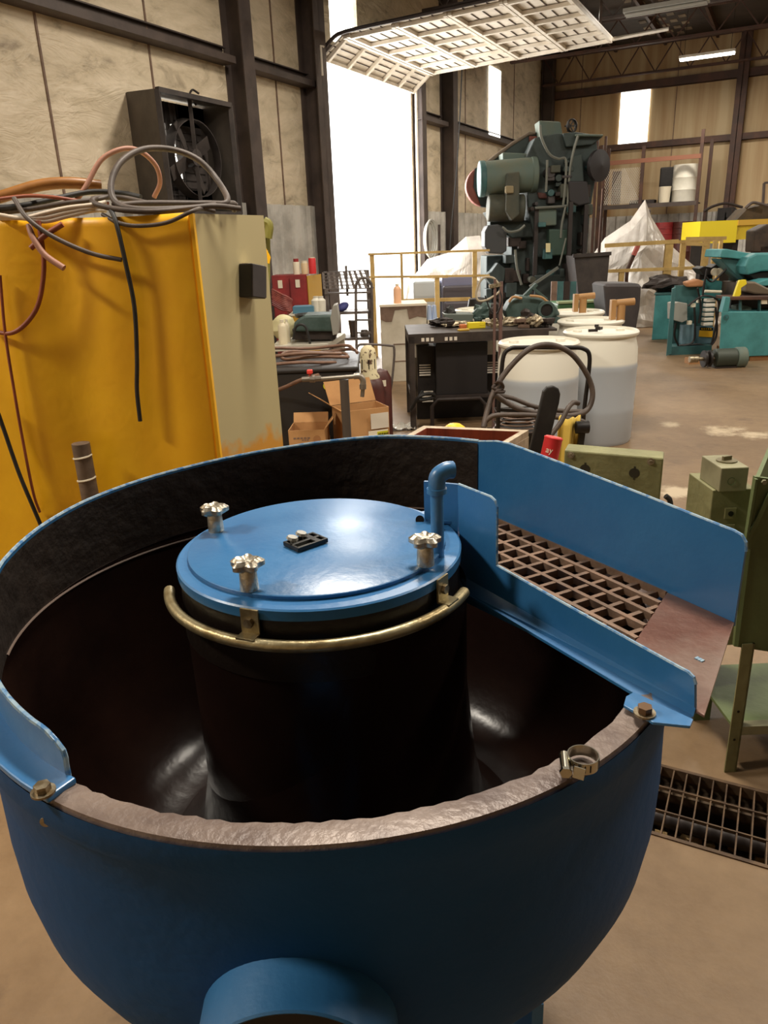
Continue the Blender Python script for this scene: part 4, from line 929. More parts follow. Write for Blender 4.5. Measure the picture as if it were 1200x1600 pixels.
# ------------------------------------------------------------------ things heaped on the workbench
ZT_ = .835
def at_top(px, py, z): return G(px, py, z)
def lump(c, rx, ry, rz, seed, am=.25, n=16):
    m = M(); c = Vector(c)
    def f(u, v):
        d = Vector((math.cos(2*PI*u)*math.sin(PI*v), math.sin(2*PI*u)*math.sin(PI*v), -math.cos(PI*v)))
        k = 1+am*noise.noise(d*1.8+Vector((seed, 0, 0)))
        z = c.z+rz*d.z*k
        return Vector((c.x+rx*d.x*k, c.y+ry*d.y*k, max(z, c.z-rz*.98)))
    return m.bowl(f, n, n//2)
v = thing('machine_casting', 'large dull teal casting with a round bore, on the right of the tool-heaped workbench', 'casting', (1.35, 7.15, ZT_))
sil([(790, 486), (797, 472), (812, 462), (835, 464), (858, 470), (870, 480), (876, 492), (868, 495), (862, 512), (846, 512), (842, 498), (822, 498), (812, 512), (797, 512)], 6.95, .22, 'casting_body', GRNM, v, .015)
m = M(); c = D(853, 484, 6.92); m.lathe([(.075, 0), (.078, .10), (.055, .10), (.05, .02), (.075, 0)], n=28, rot=Matrix.Rotation(PI/2, 3, 'X'), org=(c.x, 6.98, c.z)); m.build('bore_collar', GRNM, v, smooth=True)
m = M(); m.cyl((c.x, 6.90, c.z), (c.x, 6.94, c.z), .052); m.build('bore', BLK, v)
m = M(); m.beam(D(815, 467, 7.0), D(838, 444, 7.05), .03, .03); m.beam(D(833, 450, 7.02), D(855, 468, 7.0), .022, .022); m.build('linkage_arm', GRNM, v)
m = M(); m.tube([D(795, 472, 6.9), D(802, 464, 6.9), D(815, 466, 6.92)], .012, n=6); m.tube([D(828, 462, 6.9), D(845, 464, 6.9), D(856, 472, 6.9)], .012, n=6); m.build('rubber_hoop', OCHRE, v)
m = M(); m.span((D(790, 512, 6.9).x, 6.9, ZT_), (D(875, 512, 6.9).x, 7.2, ZT_+.05)); m.build('casting_foot', GRNM, v)
t = thing('tool_tote', 'grey-green metal tool tray at the back left of the workbench', 'tray', (.55, 7.15, ZT_))
sil([(694, 491), (740, 491), (738, 506), (697, 506)], 7.1, .25, 'tray_body', rgb('tray_grey', (96, 104, 98), .5), t, .005)
m = M(); a = D(694, 491, 7.1); b = D(740, 491, 7.1); m.span((a.x, 7.09, ZT_), (b.x, 7.36, ZT_+.03)); m.build('tray_base', BLK, t)
junk = [(690, 507, .09, .06, .03, DKST, 'dark flat tool lying at the left of the workbench heap'), (703, 503, .05, .05, .06, RUB, 'small black lump beside the tool tray'),
        (716, 508, .12, .04, .02, ZINC, 'long greyish tool lying in front of the tool tray'), (757, 500, .10, .08, .07, GRNM, 'greenish grey lump in the middle of the workbench'),
        (765, 503, .05, .03, .02, LAB, 'pale twisted rag left of the clamp stand'), (775, 505, .05, .05, .08, DKST, 'dark upright part just behind the clamp stand'),
        (806, 506, .10, .05, .03, ZINC, 'grey metal fitting at the foot of the clamp stand'), (822, 505, .06, .05, .05, DKST, 'dark fitting between the clamp stand and the teal casting'),
        (836, 509, .06, .04, .04, ZINC, 'pile of small pale fittings in front of the teal casting')]
for i, (px, py, rx, ry, rz, mt, lab) in enumerate(junk):
    c = G(px, py+3, ZT_); o = lump((c.x, max(c.y, 6.58), ZT_+rz*1.3), rx*1.15, ry*1.2, rz*1.3, i*3.3, .6).build('tool', mt, smooth=False, bevel=0); tag(o, lab, 'tool')
for (px, py, w_, h_, mt, lab, nm) in ((744, 513, .16, .055, YBRT, 'bright yellow-green power tool lying on the workbench', 'power_tool'), (723, 513, .06, .035, rgb('orange_brown', (196, 110, 60), .5), 'small orange-brown box left of the yellow tool', 'small_box'), (724, 517, .10, .018, rgb('mustard', (200, 160, 60), .5), 'flat mustard yellow strip at the front edge of the workbench', 'strip')):
    c = G(px, py, ZT_); c.y = max(c.y, 6.56); m = M(); m.box((c.x, c.y, ZT_+h_/2), (w_, .05, h_), .15); m.box((c.x+w_*.3, c.y, ZT_+h_*.7), (w_*.35, .04, h_*.6), .15) if nm == 'power_tool' else None
    tag(m.build(nm, mt, bevel=.006), lab, 'tool' if nm == 'power_tool' else 'box')
c = D(842, 503, 6.75); m = M(); m.box((c.x, 6.72, ZT_+.035), (.10, .08, .07), .2); tag(m.build('grey_box', ZBLK, bevel=.004), 'silver-grey block right of the small fittings on the workbench', 'box')
rng = random.Random(11)
more = [((700, 512), DKST, 'dark wrench-like tool at the front left of the workbench top'), ((735, 493), GRNM, 'greenish lump at the back of the workbench by the barrel'), ((768, 497), RUB, 'black crumpled part behind the clamp stand top'),
        ((788, 508), LAB, 'small pale part in front of the rust-coloured clamp rods'), ((800, 498), DKST, 'dark blocky part beside the teal casting foot'), ((815, 512), BROWN, 'brown fitting at the front edge below the teal casting'),
        ((853, 512), DKST, 'dark tool at the right end of the workbench front edge'), ((768, 512), ZINC, 'thin grey metal piece in front of the yellow power tool')]
for k, ((px, py), mt, lab) in enumerate(more):
    c = G(px, py, ZT_); m = M()
    for j in range(4):
        s_ = rng.uniform(.02, .06); m.box((c.x+rng.uniform(-.04, .04), min(7.15, max(c.y, 6.62))+rng.uniform(-.03, .03), ZT_+.015+.016*j), (s_*1.8, s_, .03), rng.uniform(0, 3), rot=None)
    m.cyl((c.x-.07, min(7.15, max(c.y, 6.6)), ZT_+.05), (c.x+.06, min(7.15, max(c.y, 6.6))+.02, ZT_+.035), .012, n=8)
    tag(m.build('metal_part', mt, bevel=.004), lab, 'part')
# slim stand with looped wire in front of the bench
cs = thing('clamp_stand', 'rusty upright rod with a looped pale wire on top, beside the workbench', 'stand', (D(775, 600, 6.3).x, 6.3, 0))
x_ = D(772, 560, 6.3).x
m = M(); m.cyl((x_, 6.3, 0), (x_, 6.3, D(772, 436, 6.3).z), .012, n=10); m.cyl((x_+.05, 6.3, 0), (x_+.05, 6.3, D(780, 440, 6.3).z), .016, n=10); m.build('upright_rods', rgb('rusty_rod', (104, 78, 70), .6), cs)
m = M(); m.span((x_-.10, 6.2, 0), (x_+.15, 6.4, .02)); m.build('foot_plate', DKST, cs)
m = hose([(782, 452, 6.3), (778, 458, 6.3), (762, 468, 6.3), (748, 470, 6.3), (744, 460, 6.3), (748, 444, 6.3), (756, 434, 6.3), (770, 434, 6.3), (778, 442, 6.3)], .009); m.build('wire_loop', rgb('pale_wire', (170, 156, 132), .5), cs, smooth=True)
m = hose([(780, 448, 6.3), (784, 470, 6.28), (776, 490, 6.3), (766, 484, 6.3), (758, 462, 6.3)], .006); m.build('dark_wire', RUB, cs, smooth=True)
m = M(); m.beam(D(764, 448, 6.3), D(784, 444, 6.3), .03, .03); m.build('clamp_head', ZINC, cs)
# ------------------------------------------------------------------ plastic barrels
LIQ = mat('barrel_with_bluish_fill', (222, 218, 206), .42)
nt = LIQ.node_tree; g_ = nt.nodes.new('ShaderNodeNewGeometry'); sx_ = nt.nodes.new('ShaderNodeSeparateXYZ'); nt.links.new(g_.outputs['Position'], sx_.inputs[0])
rr = nt.nodes.new('ShaderNodeValToRGB'); e = rr.color_ramp.elements; e[0].position = .615; e[0].color = lin((176, 182, 188)); e[1].position = .64; e[1].color = lin((226, 222, 208)); nt.links.new(sx_.outputs['Z'], rr.inputs['Fac']); nt.links.new(rr.outputs['Color'], nt.nodes['Principled BSDF'].inputs['Base Color'])
def barrel(x, y, label, mt=POLY, h=.885, r=.29, tilt=0):
    t = thing('plastic_barrel', label, 'barrel', (x, y, 0), 'white plastic barrels')
    pr = [(.001, 0), (r*.93, 0), (r*.97, .03), (r*.985, .25), (r*.995, .27), (r*.985, .29), (r, .45), (r*1.0, .58), (r*1.012, .60), (r, .62), (r*.985, .74), (r*.93, .80), (r*.92, .83), (r*.99, .845), (r*1.0, .86), (r*.97, h-.012), (r*.93, h-.008), (r*.91, h-.03), (.001, h-.03)]
    m = M(); m.lathe(pr, n=48, org=(x, y, 0)); m.build('barrel_body', mt, t, smooth=True)
    for s in (-1, 1): m = M(); m.cyl((x+s*.17, y+.06, h-.03), (x+s*.17, y+.06, h-.012), .035); m.build('bung', mt, t, smooth=True)
    return t
POLYW = rgb('weathered_polyethylene', (204, 208, 208), .42, 0, (216, 214, 204), 1.5)
barrel(D(842, 533, 5.45).x, 5.45, 'white plastic barrel directly behind the black cart handle, nearest on the left', LIQ)
barrel(D(933, 516, 5.95).x+.03, 5.95, 'white plastic barrel standing at the right end of the group, on open floor', LIQ)
barrel(D(918, 505, 6.7).x+.04, 6.75, 'white plastic barrel behind the right-hand one, with the larger tan pump')
barrel(D(890, 492, 7.6).x+.05, 7.6, 'white plastic barrel at the back with the small tan pump')
barrel(D(752, 480, 8.3).x, 8.3, 'white plastic barrel seen behind the workbench heap')
def pump(px, d, label, zz=.855, s=1):
    c = D(px, 490, d); t = thing('barrel_pump', label, 'pump', (c.x, d, zz))
    m = M(); m.cyl((c.x, d, zz), (c.x, d, zz+.13*s), .033*s, n=16); m.build('pump_neck', OCHRE, t, smooth=True)
    m = M(); m.cyl((c.x-.08*s, d, zz+.14*s), (c.x+.10*s, d, zz+.15*s), .028*s, n=16); m.build('pump_head', OCHRE, t, smooth=True)
    m = M(); m.span((c.x-.085*s, d-.03, zz+.02), (c.x-.045*s, d+.03, zz+.17*s)); m.build('pump_handle', OCHRE, t)
pump(970, 6.65, 'larger tan pump fitting on the barrel behind the right-hand one', s=1.1)
pump(910, 7.5, 'small tan pump fitting on the rearmost barrel', s=1.1)
c = D(930, 510, 5.95); m = M()
for k, (dx, dy, w_) in enumerate(((-.03, 0, .07), (.03, .02, .06), (0, -.02, .04), (.0, .01, .03))): m.box((c.x+dx, 5.9+dy, .866+.011*(k+1)), (w_, .02, .02), k*.9)
tag(m.build('fitting', DKST), 'small dark fitting lying on the lid of the right-hand barrel', 'fitting')
# ------------------------------------------------------------------ cart with cable loops
ct = thing('cable_cart', 'black tubular cart handle wound with thick grey cable, in front of the barrels', 'cart', (1.1, 4.45, 0))
hd = 4.3
m = M(); pts = [D(779, 640, hd), D(783, 590, hd), D(787, 556, hd), D(797, 545, hd), D(815, 543, hd), D(890, 543, hd), D(912, 545, hd), D(921, 556, hd), D(919, 590, hd), D(912, 650, hd)]
pts = [Vector((pts[0].x, hd+.05, .02))]+pts+[Vector((pts[-1].x, hd+.05, .02))]
m.tube(pts, .0125, n=12, sm=5); m.build('handle_frame', BLK, ct, smooth=True)
m = M(); m.beam(D(779, 640, hd), D(912, 648, hd), .02, .02); m.build('cross_rail', BLK, ct)
m = M(); a, b = D(770, 655, 4.35), D(915, 680, 4.35); m.span((a.x, 4.34, .12), (b.x, 4.9, .16)); m.build('cart_deck', DKST, ct)
for x in (a.x, b.x): m = M(); m.cyl((x-.02, 4.6, .10), (x+.02, 4.6, .10), .10, n=24); m.build('wheel', RUB, ct, smooth=True)
m = M(); m.beam(Vector((a.x+.02, 4.34, .02)), Vector((a.x+.02, 4.34, .16)), .03, .03); m.build('leg', BLK, ct); m = M(); m.beam(Vector((b.x-.02, 4.34, 0)), Vector((b.x-.02, 4.34, .16)), .03, .03); m.build('leg', BLK, ct)
cb = [(755, 668, 4.1), (762, 640, 4.15), (775, 605, 4.2), (800, 570, 4.22), (830, 544, 4.22), (862, 539, 4.22), (893, 553, 4.24), (917, 585, 4.26), (926, 615, 4.26), (918, 640, 4.24), (895, 649, 4.2), (860, 648, 4.2), (815, 640, 4.18), (790, 628, 4.18), (774, 617, 4.18)]
m = hose(cb, .0155, n=12); tag(m.build('thick_cable', CABG, smooth=True), 'thick grey cable arching over the cart handle and back across below it', 'cable')
m = hose([(776, 618, 4.24), (800, 622, 4.24), (835, 635, 4.24), (880, 642, 4.24), (912, 643, 4.24)], .013, n=10); tag(m.build('thick_cable', CABG, smooth=True), 'second grey cable run just above the main loop\'s lower strand', 'cable')
m = hose([(757, 660, 4.12), (770, 650, 4.12), (800, 648, 4.12), (850, 650, 4.14), (905, 657, 4.16), (916, 664, 4.2)], .014, n=10); tag(m.build('thick_cable', CABG, smooth=True), 'lowest grey cable run across the cart', 'cable')
m = hose([(773, 600, 4.16), (781, 596, 4.12), (786, 606, 4.14), (775, 612, 4.12), (788, 612, 4.14), (770, 606, 4.14), (780, 598, 4.16)], .009, n=8); tag(m.build('rag_tie', rgb('dark_tie', (62, 50, 44), .8), smooth=True), 'dark knotted rag tying the cables to the cart handle', 'tie')
m = hose([(861, 680, 3.9), (876, 660, 3.92), (888, 637, 3.95), (896, 629, 3.98), (904, 630, 4.0)], .014, n=10); tag(m.build('grey_hose', CABG, smooth=True), 'short bent grey hose rising from beside the red can', 'hose')
m = hose([(815, 660, 4.3), (840, 645, 4.3), (870, 648, 4.3)], .018); 
wc_ = thing('wire_basket', 'dark wire mesh basket of coiled wire on the cart deck', 'basket', (D(815, 665, 4.6).x, 4.6, .16))
a, b = D(785, 665, 4.45), D(850, 665, 4.45); zt2 = D(800, 656, 4.45).z
for zz in [.18+k*(zt2-.18)/4 for k in range(5)]:
    m = M(); m.tube([(a.x, 4.45, zz), (b.x, 4.45, zz), (b.x, 4.8, zz), (a.x, 4.8, zz), (a.x, 4.45, zz)], .005, n=5, sm=0); m.build('wire_hoop', DKST, wc_)
for k in range(5):
    m = M(); m.lathe([(.10+.012*k, 0), (.11+.012*k, .006), (.10+.012*k, .012)], n=24, org=((a.x+b.x)/2, 4.62, zt2-.02-.02*k)); m.build('wire_coil', rgb('copper_brown', (96, 72, 54), .5), wc_)
m = M(); m.span((a.x+.02, 4.47, .161), (b.x-.02, 4.78, zt2-.1)); m.build('basket_core', BLK, wc_)
m = M(); m.bowl(lambda u, v: Vector((D(872+34*u, 660, 4.1).x-.02*v, 4.08+.03*math.sin(u*9)+.02*v, (.62-.62*v)*1.0+.01*math.sin(u*14))), 16, 14); 
tag(m.build('yellow_cloth', rgb('yellow_canvas', (206, 176, 80), .7), smooth=True, solid=.004), 'crumpled yellow canvas hanging behind the red can', 'cloth')
c = D(905, 676, 4.05); t = thing('caster_clamp', 'dark clamp block at the right of the yellow canvas', 'clamp', (c.x, 4.05, 0))
m = M(); m.cyl((c.x-.02, 4.05, c.z+.03), (c.x+.05, 4.05, c.z+.03), .035); m.build('clamp_wheel', BLK, t, smooth=True); m = M(); m.beam((c.x-.03, 4.05, 0), (c.x+.02, 4.05, c.z+.05), .03, .03); m.build('clamp_post', BLK, t)
# black rubber paddle
pd = D(840, 660, 3.4); P0 = [(826, 712), (846, 625), (849, 612), (855, 605), (865, 603), (873, 607), (876, 616), (874, 630), (856, 700), (852, 735)]
m = M(); m.outl(P0, 3.3, .03); o = thing('rubber_paddle', 'long black round-ended rubber paddle standing up between the tray and the red can', 'paddle', (pd.x, 3.3, 0))
m.build('paddle_blade', RUB, o, bevel=.006)
a = D(838, 720, 3.3); m = M(); m.poly([(a.x-.05, 3.3, 0), (a.x+.03, 3.3, 0), (a.x+.03, 3.3, a.z), (a.x-.05, 3.3, a.z+.05)], (0, .03, 0)); m.build('paddle_handle', RUB, o)
# rusty tray / tank
TZ = .76
tk = thing('steel_tank', 'open square tank with dusty cream rim and rust-red inside, behind the tub wall', 'tank', (.5, 3.2, 0))
p1, p2 = G(662, 665, TZ), G(826, 672, TZ); q1, q2 = G(600, 700, TZ), G(760, 712, TZ)
dirb = (p2-p1).normalized(); p3, p4 = p2+(q2-p2).normalized()*.62, p1+(q1-p1).normalized()*.62
def quadwall(a, b, th, z0, z1, mt, nm, par):
    n = Vector((-(b-a).y, (b-a).x, 0)).normalized()*th; m = M(); m.poly([Vector((a.x, a.y, z0)), Vector((b.x, b.y, z0)), Vector((b.x, b.y, z0))+n, Vector((a.x, a.y, z0))+n], (0, 0, z1-z0)); return m.build(nm, mt, par)
cx = (p1+p2+p3+p4)/4
def ins(p, k): return p+(cx-p).normalized()*k
I = [ins(p, .05) for p in (p1, p2, p3, p4)]; Q = [p1, p2, p3, p4]
for i in range(4):
    j = (i+1) % 4; m = M(); m.add([Q[i], Q[j], I[j], I[i]]+[v-Vector((0, 0, .03)) for v in (Q[i], Q[j], I[j], I[i])], [(0, 1, 2, 3), (7, 6, 5, 4), (0, 4, 5, 1), (2, 6, 7, 3), (1, 5, 6, 2), (0, 3, 7, 4)]); m.build('tank_rim', STONE, tk)
m = M(); n4 = 4
lo = [Vector((v.x, v.y, .40)) for v in I]; m.add(I+lo, [(0, 1, 5, 4), (1, 2, 6, 5), (2, 3, 7, 6), (3, 0, 4, 7), (4, 5, 6, 7)]); m.build('tank_lining', RUST, tk, solid=.004)
m = M(); lo = [Vector((v.x, v.y, 0)) for v in Q]; up = [v-Vector((0, 0, .03)) for v in Q]; m.add(up+lo, [(0, 1, 5, 4), (1, 2, 6, 5), (2, 3, 7, 6), (3, 0, 4, 7)]); m.build('tank_shell', STONE, tk, solid=.004)
c = G(768, 668, TZ); m = M(); m.box((c.x, c.y-.03, TZ-.04), (.03, .02, .07), .1); m.build('green_stain', rgb('verdigris', (96, 130, 100), .7), tk)
m = M(); c = D(710, 662, 3.75); m.cyl((c.x-.06, 3.85, 0), (c.x-.0, 3.75, c.z-.01), .055, n=20); 
m2 = thing('yellow_bucket', 'yellow rounded bucket top peeping over the far rim of the tank', 'bucket', (c.x, 3.75, 0))
m = M(); m.lathe([(.001, c.z-.0), (.03, c.z-.002), (.055, c.z-.02), (.062, c.z-.06), (.062, 0), (.001, 0)], (c.x, 3.75), n=28); m.build('bucket_body', YEL, m2, smooth=True)
# red can
c = D(865, 690, 3.05); zc_ = D(865, 683, 3.05).z
rc = thing('red_can', 'bright red can with white lettering tilted behind the blue chute plate', 'can', (c.x, 3.05, 0))
rot = Matrix.Rotation(.22, 3, 'Y') @ Matrix.Rotation(-.12, 3, 'X')
m = M(); m.lathe([(.001, 0), (.038, 0), (.040, -.004), (.038, -.01), (.038, -.15), (.001, -.15)], n=32, rot=rot, org=(c.x, 3.05, zc_)); cbdy = m.build('can_body', REDC, rc, smooth=True)
m = M(); m.lathe([(.030, .001), (.032, .003), (.034, .001)], n=32, rot=rot, org=(c.x, 3.05, zc_)); m.build('can_rim', rgb('pale_red', (230, 110, 104), .4), cbdy)
bt = Vector((c.x, 3.05, zc_))+rot @ Vector((0, 0, -.15))
m = M(); m.cyl((bt.x, bt.y+.01, 0), (bt.x, bt.y, bt.z+.02), .03, n=12); m.build('can_stand', DKST, rc)
tx = bpy.data.curves.new('lettering', 'FONT'); tx.body = 'ay'; tx.size = .035; tx.extrude = .0006; to = bpy.data.objects.new('lettering', tx)
tm = bpy.data.meshes.new_from_object(to); 
lm = M(); R2 = ROT.to_3x3(); 
for seg, s_ in ((-.012, 1),):
    vs = []
    for v_ in tm.vertices:
        a_ = (v_.co.x-.018)/.039-.35; rr_ = .0388+(v_.co.z+.0006)*.5
        vs.append(Vector((c.x, 3.05, zc_))+rot @ Vector((math.sin(a_)*rr_, -math.cos(a_)*rr_, -.065+v_.co.y)))
    lm.add(vs, [tuple(p.vertices) for p in tm.polygons])
bpy.data.objects.remove(to); bpy.data.curves.remove(tx)
lm.build('lettering', LAB, cbdy)
# ------------------------------------------------------------------ green plate cabinet
gp = thing('green_control_panel', 'flat olive-green steel panel with two keyhole openings, beyond the blue chute plate', 'panel', (.95, 2.7, 0))
PA, PB_, PC_, PD_ = D(882, 703, 2.75), D(1037, 716, 2.62), D(1037, 800, 2.62), D(876, 800, 2.75)
nn_ = Vector((-(PB_-PA).y, (PB_-PA).x, 0)).normalized(); nn_ = nn_ if nn_.y > 0 else -nn_
zl = .30
m = M(); m.poly([PA, PB_, Vector((PB_.x, PB_.y, zl)), Vector((PA.x, PA.y, zl))], nn_*.10); m.build('panel_plate', OLIVE, gp, bevel=.006)
for p in (PA+(PB_-PA)*.08, PA+(PB_-PA)*.92): m = M(); q = p+nn_*.05; m.span((q.x-.02, q.y-.02, 0), (q.x+.02, q.y+.02, zl+.02)); m.build('leg', OLIVE, gp)
a_ = (PA.x, PA.y); b_ = (PB_.x, PB_.y)
for (px, py) in ((914, 733), (991, 739)):
    c = PL(px, py, a_, b_); m = M(); m.cyl(c-nn_*.0015, c+nn_*.006, .019, n=28); 
    for s in (-1, 1): m.box(c+Vector((0, 0, s*.021))-nn_*.0, (.006, .004, .01), math.atan2((PB_-PA).y, (PB_-PA).x))
    m.build('keyhole', rgb('hole_dark', (46, 42, 26), .7), gp)
for (px, py) in ((892, 711), (1017, 721)):
    c = PL(px, py, a_, b_); m = M(); m.cyl(c-nn_*.004, c, .013, n=20); m.cyl(c-nn_*.012, c-nn_*.003, .008, n=6); m.build('bolt', ZINC, gp)
m = M(); c = PL(1035, 775, a_, b_); m.tube([c+Vector((.012, 0, .0)), c+Vector((.03, 0, -.02)), c+Vector((.032, .0, -.07)), Vector((c.x+.03, c.y+.02, .3)), Vector((c.x+.03, c.y+.02, 0))], .010, n=8); m.build('black_hose', RUB, gp, smooth=True)
# ------------------------------------------------------------------ green machine at the right edge
gm = thing('green_machine', 'olive-green steel machine on angle legs, cut off by the right edge of the photo', 'machine', (1.25, 2.1, 0))
X0, Y0 = D(1150, 1000, 1.88).x, 1.88
pan = [(1180, 745), (1330, 765), (1330, 1030), (1200, 1018), (1147, 1010), (1164, 850)]
m = M(); m.outl(pan, 1.88, .012); m.build('hopper_front', OLIVED, gm)
tl, bl, tr = D(1180, 745, 1.88), D(1147, 1010, 1.88), D(1330, 765, 1.88); of = Vector((.31, .50, 0))
m = M(); m.poly([tl, tl+of, bl+of*.9, bl], (.010, -.004, 0)); m.build('hopper_side', OLIVED, gm)
m = M(); m.poly([tl+of, tr+of, Vector((tr.x, tr.y, bl.z))+of*.9, bl+of*.9], (0, -.01, 0)); m.build('hopper_back', OLIVED, gm)
m = M(); m.poly([bl+Vector((.012, .012, .02)), Vector((tr.x, bl.y+.012, bl.z+.02)), Vector((tr.x, bl.y, bl.z+.02))+of*.85, bl+of*.85+Vector((.012, 0, .02))], (0, 0, .006)); m.build('hopper_floor', OLIVED, gm)
m = M(); m.beam(D(1165, 850, 1.872), D(1204, 770, 1.872), .006, .012); m.beam(D(1181, 748, 1.872), D(1164, 852, 1.872), .006, .012); m.build('hopper_seam', OLIVED, gm)
m = M(); c = D(1193, 753, 1.875); m.cyl(c, c+Vector((0, -.006, 0)), .007, n=6); m.build('bolt', OLIVEG, gm)
lz = D(1160, 1010, 1.88).z
lx, ly = 1.015, 1.875
m = M(); m.span((lx, ly, 0), (lx+.036, ly+.005, lz+.01)); m.span((lx+.031, ly, 0), (lx+.036, ly+.036, lz+.01)); lg = m.build('leg', OLIVE, gm)
for zz in (.12, .22):
    m = M(); m.cyl((lx+.016, ly-.001, zz), (lx+.016, ly+.001, zz), .004, n=12); m.build('bolt_hole', BLACKM, lg)
for (x, y) in ((lx+.02, ly+.40), (lx+.65, ly), (lx+.65, ly+.4)):
    m = M(); m.span((x, y, 0), (x+.036, y+.005, lz+.01)); m.span((x+.031, y, 0), (x+.036, y+.036, lz+.01)); m.build('leg', OLIVED, gm)
m = M(); m.span((lx+.036, ly+.0, .135), (lx+.68, ly+.03, .165)); m.build('lower_rail', OLIVEG, gm)
m = M(); m.span((lx+.036, ly+.03, .12), (lx+.68, ly+.4, .13)); m.build('lower_tray', OLIVED, gm)
# switch box column
a, b = D(1113, 775, 2.12), D(1170, 775, 2.12); zt3 = D(1140, 765, 2.12).z
m = M(); m.span((a.x, 2.12, .30), (b.x+.02, 2.30, zt3)); m.build('switch_column', OLIVE, gm, bevel=.003)
m = M(); m.span((a.x+.03, 2.14, .0), (b.x-.02, 2.28, .30)); m.build('column_foot', OLIVED, gm)
c1, c2_ = D(1124, 760, 2.10), D(1167, 760, 2.10); zt4 = D(1140, 731, 2.10).z
m = M(); m.span((c1.x, 2.10, zt3), (c2_.x, 2.24, zt4)); jb = m.build('junction_box', OLIVEG, gm, bevel=.003)
c = Vector(((c1.x+c2_.x)/2+.005, 2.17, zt4)); m = M(); m.cyl(c, c+Vector((0, 0, .004)), .030, n=28); m.build('box_knob', rgb('knob_grey', (120, 112, 86), .4, .4), jb, smooth=True)
m = M(); m.box(c+Vector((0, 0, .010)), (.030, .008, .012), .3); m.build('knob_handle', rgb('knob_grey', (120, 112, 86)), jb)
c = D(1143, 752, 2.098); m = M(); m.lathe([(.010, 0), (.012, .001), (.012, 0)], n=24, rot=Matrix.Rotation(PI/2, 3, 'X'), org=c); m.build('knockout_ring', OLIVED, jb)
for (px, py, r_) in ((1141, 802, .010), (1138, 828, .008)):
    c = D(px, py, 2.117); m = M(); m.box(c+Vector((0, 0, .0)), (.036, .006, .036)); pk = m.build('socket_plate', OLIVE, gm, bevel=.002); m = M(); m.cyl(c+Vector((0, -.006, 0)), c, r_*.8, n=20); m.build('socket', BLACKM if r_ > .009 else YBRT, pk)
c = D(1108, 805, 2.14); m = M(); m.cyl(c, c+Vector((.03, 0, 0)), .014, n=16); m.build('side_knob', DKST, gm, smooth=True)
# ------------------------------------------------------------------ left middle: drum with hose coil, pipe stand, boxes, cylinder
bd = thing('black_tank', 'black rectangular tank with a yellow round sticker, under the brown hose coil', 'tank', (-.4, 5.4, 0))
zt5 = D(480, 578, 5.0).z
a, b = D(405, 580, 5.0), D(558, 582, 5.0)
m = M(); m.span((a.x, 5.0, 0), (b.x, 5.75, zt5)); m.build('tank_body', rgb('tank_black', (34, 30, 28), .5), bd, bevel=.03)
m = M(); m.span((a.x-.01, 4.99, zt5-.02), (b.x+.01, 5.76, zt5+.01)); m.build('tank_lid', rgb('tank_black', (34, 30, 28)), bd, bevel=.01)
c = D(512, 603, 4.993); st = rgb('yellow_green_sticker', (196, 190, 40), .5)
m = M(); m.lathe([(.030, 0), (.026, .001), (.022, 0)], n=28, rot=Matrix.Rotation(PI/2, 3, 'X'), org=c); m.poly([c+Vector((-.012, 0, -.010)), c+Vector((.012, 0, -.010)), c+Vector((.008, 0, .002)), c+Vector((0, 0, .016)), c+Vector((-.008, 0, .002))], (0, .002, 0)); m.build('round_sticker', st, bd)
m = M(); 
for k in range(3): m.span((c.x+.045, 4.99, c.z-.025+k*.018), (c.x+.075, 4.993, c.z-.017+k*.018))
m.build('printed_lines', st, bd)
for (cx_, cy_, rx, ry, dz_, lab) in ((470, 0, .34, .25, .022, 'largest brown hose loop lying on the black tank'), (500, 0, .27, .2, .05, 'middle brown hose loop of the coil on the black tank'), (480, 0, .33, .22, .078, 'top brown hose loop of the coil on the black tank')):
    c = D(cx_, 575, 5.35); m = M(); pts = [Vector((c.x+rx*math.cos(t), 5.37+ry*math.sin(t), zt5+dz_+.012*math.sin(3*t))) for t in [k*PI/9 for k in range(17)]]
    tag(m.tube(pts, .0115, n=10).build('brown_hose', CABT, smooth=True), lab, 'hose')
m = hose([(535, 573, 5.0), (560, 588, 4.9), (520, 580, 4.92), (480, 590, 4.9), (455, 608, 4.9), (425, 613, 4.95), (400, 612, 5.0)], .013); 
m = hose([(498, 586, 4.7), (470, 594, 4.75), (450, 603, 4.85), (425, 615, 4.95), (408, 640, 4.97), (400, 660, 4.97)], .013); tag(m.build('brown_hose', CABT, smooth=True), 'brown hose running from the red valve down to the left of the black tank', 'hose')
m = hose([(480, 590, 4.8), (455, 608, 4.85), (440, 618, 4.9), (400, 616, 4.95)], .011)
# pipe stand
pd_ = 4.45; x_ = D(540, 640, pd_).x; zp = D(540, 594, pd_).z
ps = thing('pipe_stand', 'T-shaped galvanised pipe stand with a red-handled valve, in front of the cardboard boxes', 'pipe stand', (x_, pd_, 0))
m = M(); m.cyl((x_, pd_, .01), (x_, pd_, zp+.005), .027, n=20); m.build('stand_post', rgb('dark_pipe', (92, 84, 78), .45, .5), ps, smooth=True)
m = M(); m.cyl((x_, pd_, 0), (x_, pd_, .015), .12, n=32); m.build('stand_base', DKST, ps)
m = M(); m.cyl(D(502, 592, pd_), D(556, 588, pd_), .0125, n=16); m.build('cross_pipe', PIPEG, ps, smooth=True)
m = M(); m.cyl(D(472, 593, pd_), D(484, 592, pd_), .016, n=16); m.cyl(D(484, 592, pd_), D(492, 592, pd_), .022, n=8); m.cyl(D(490, 592, pd_), D(502, 591, pd_), .016, n=8); vb = m.build('valve_body', rgb('pipe_dark', (130, 122, 112), .4, .7), ps)
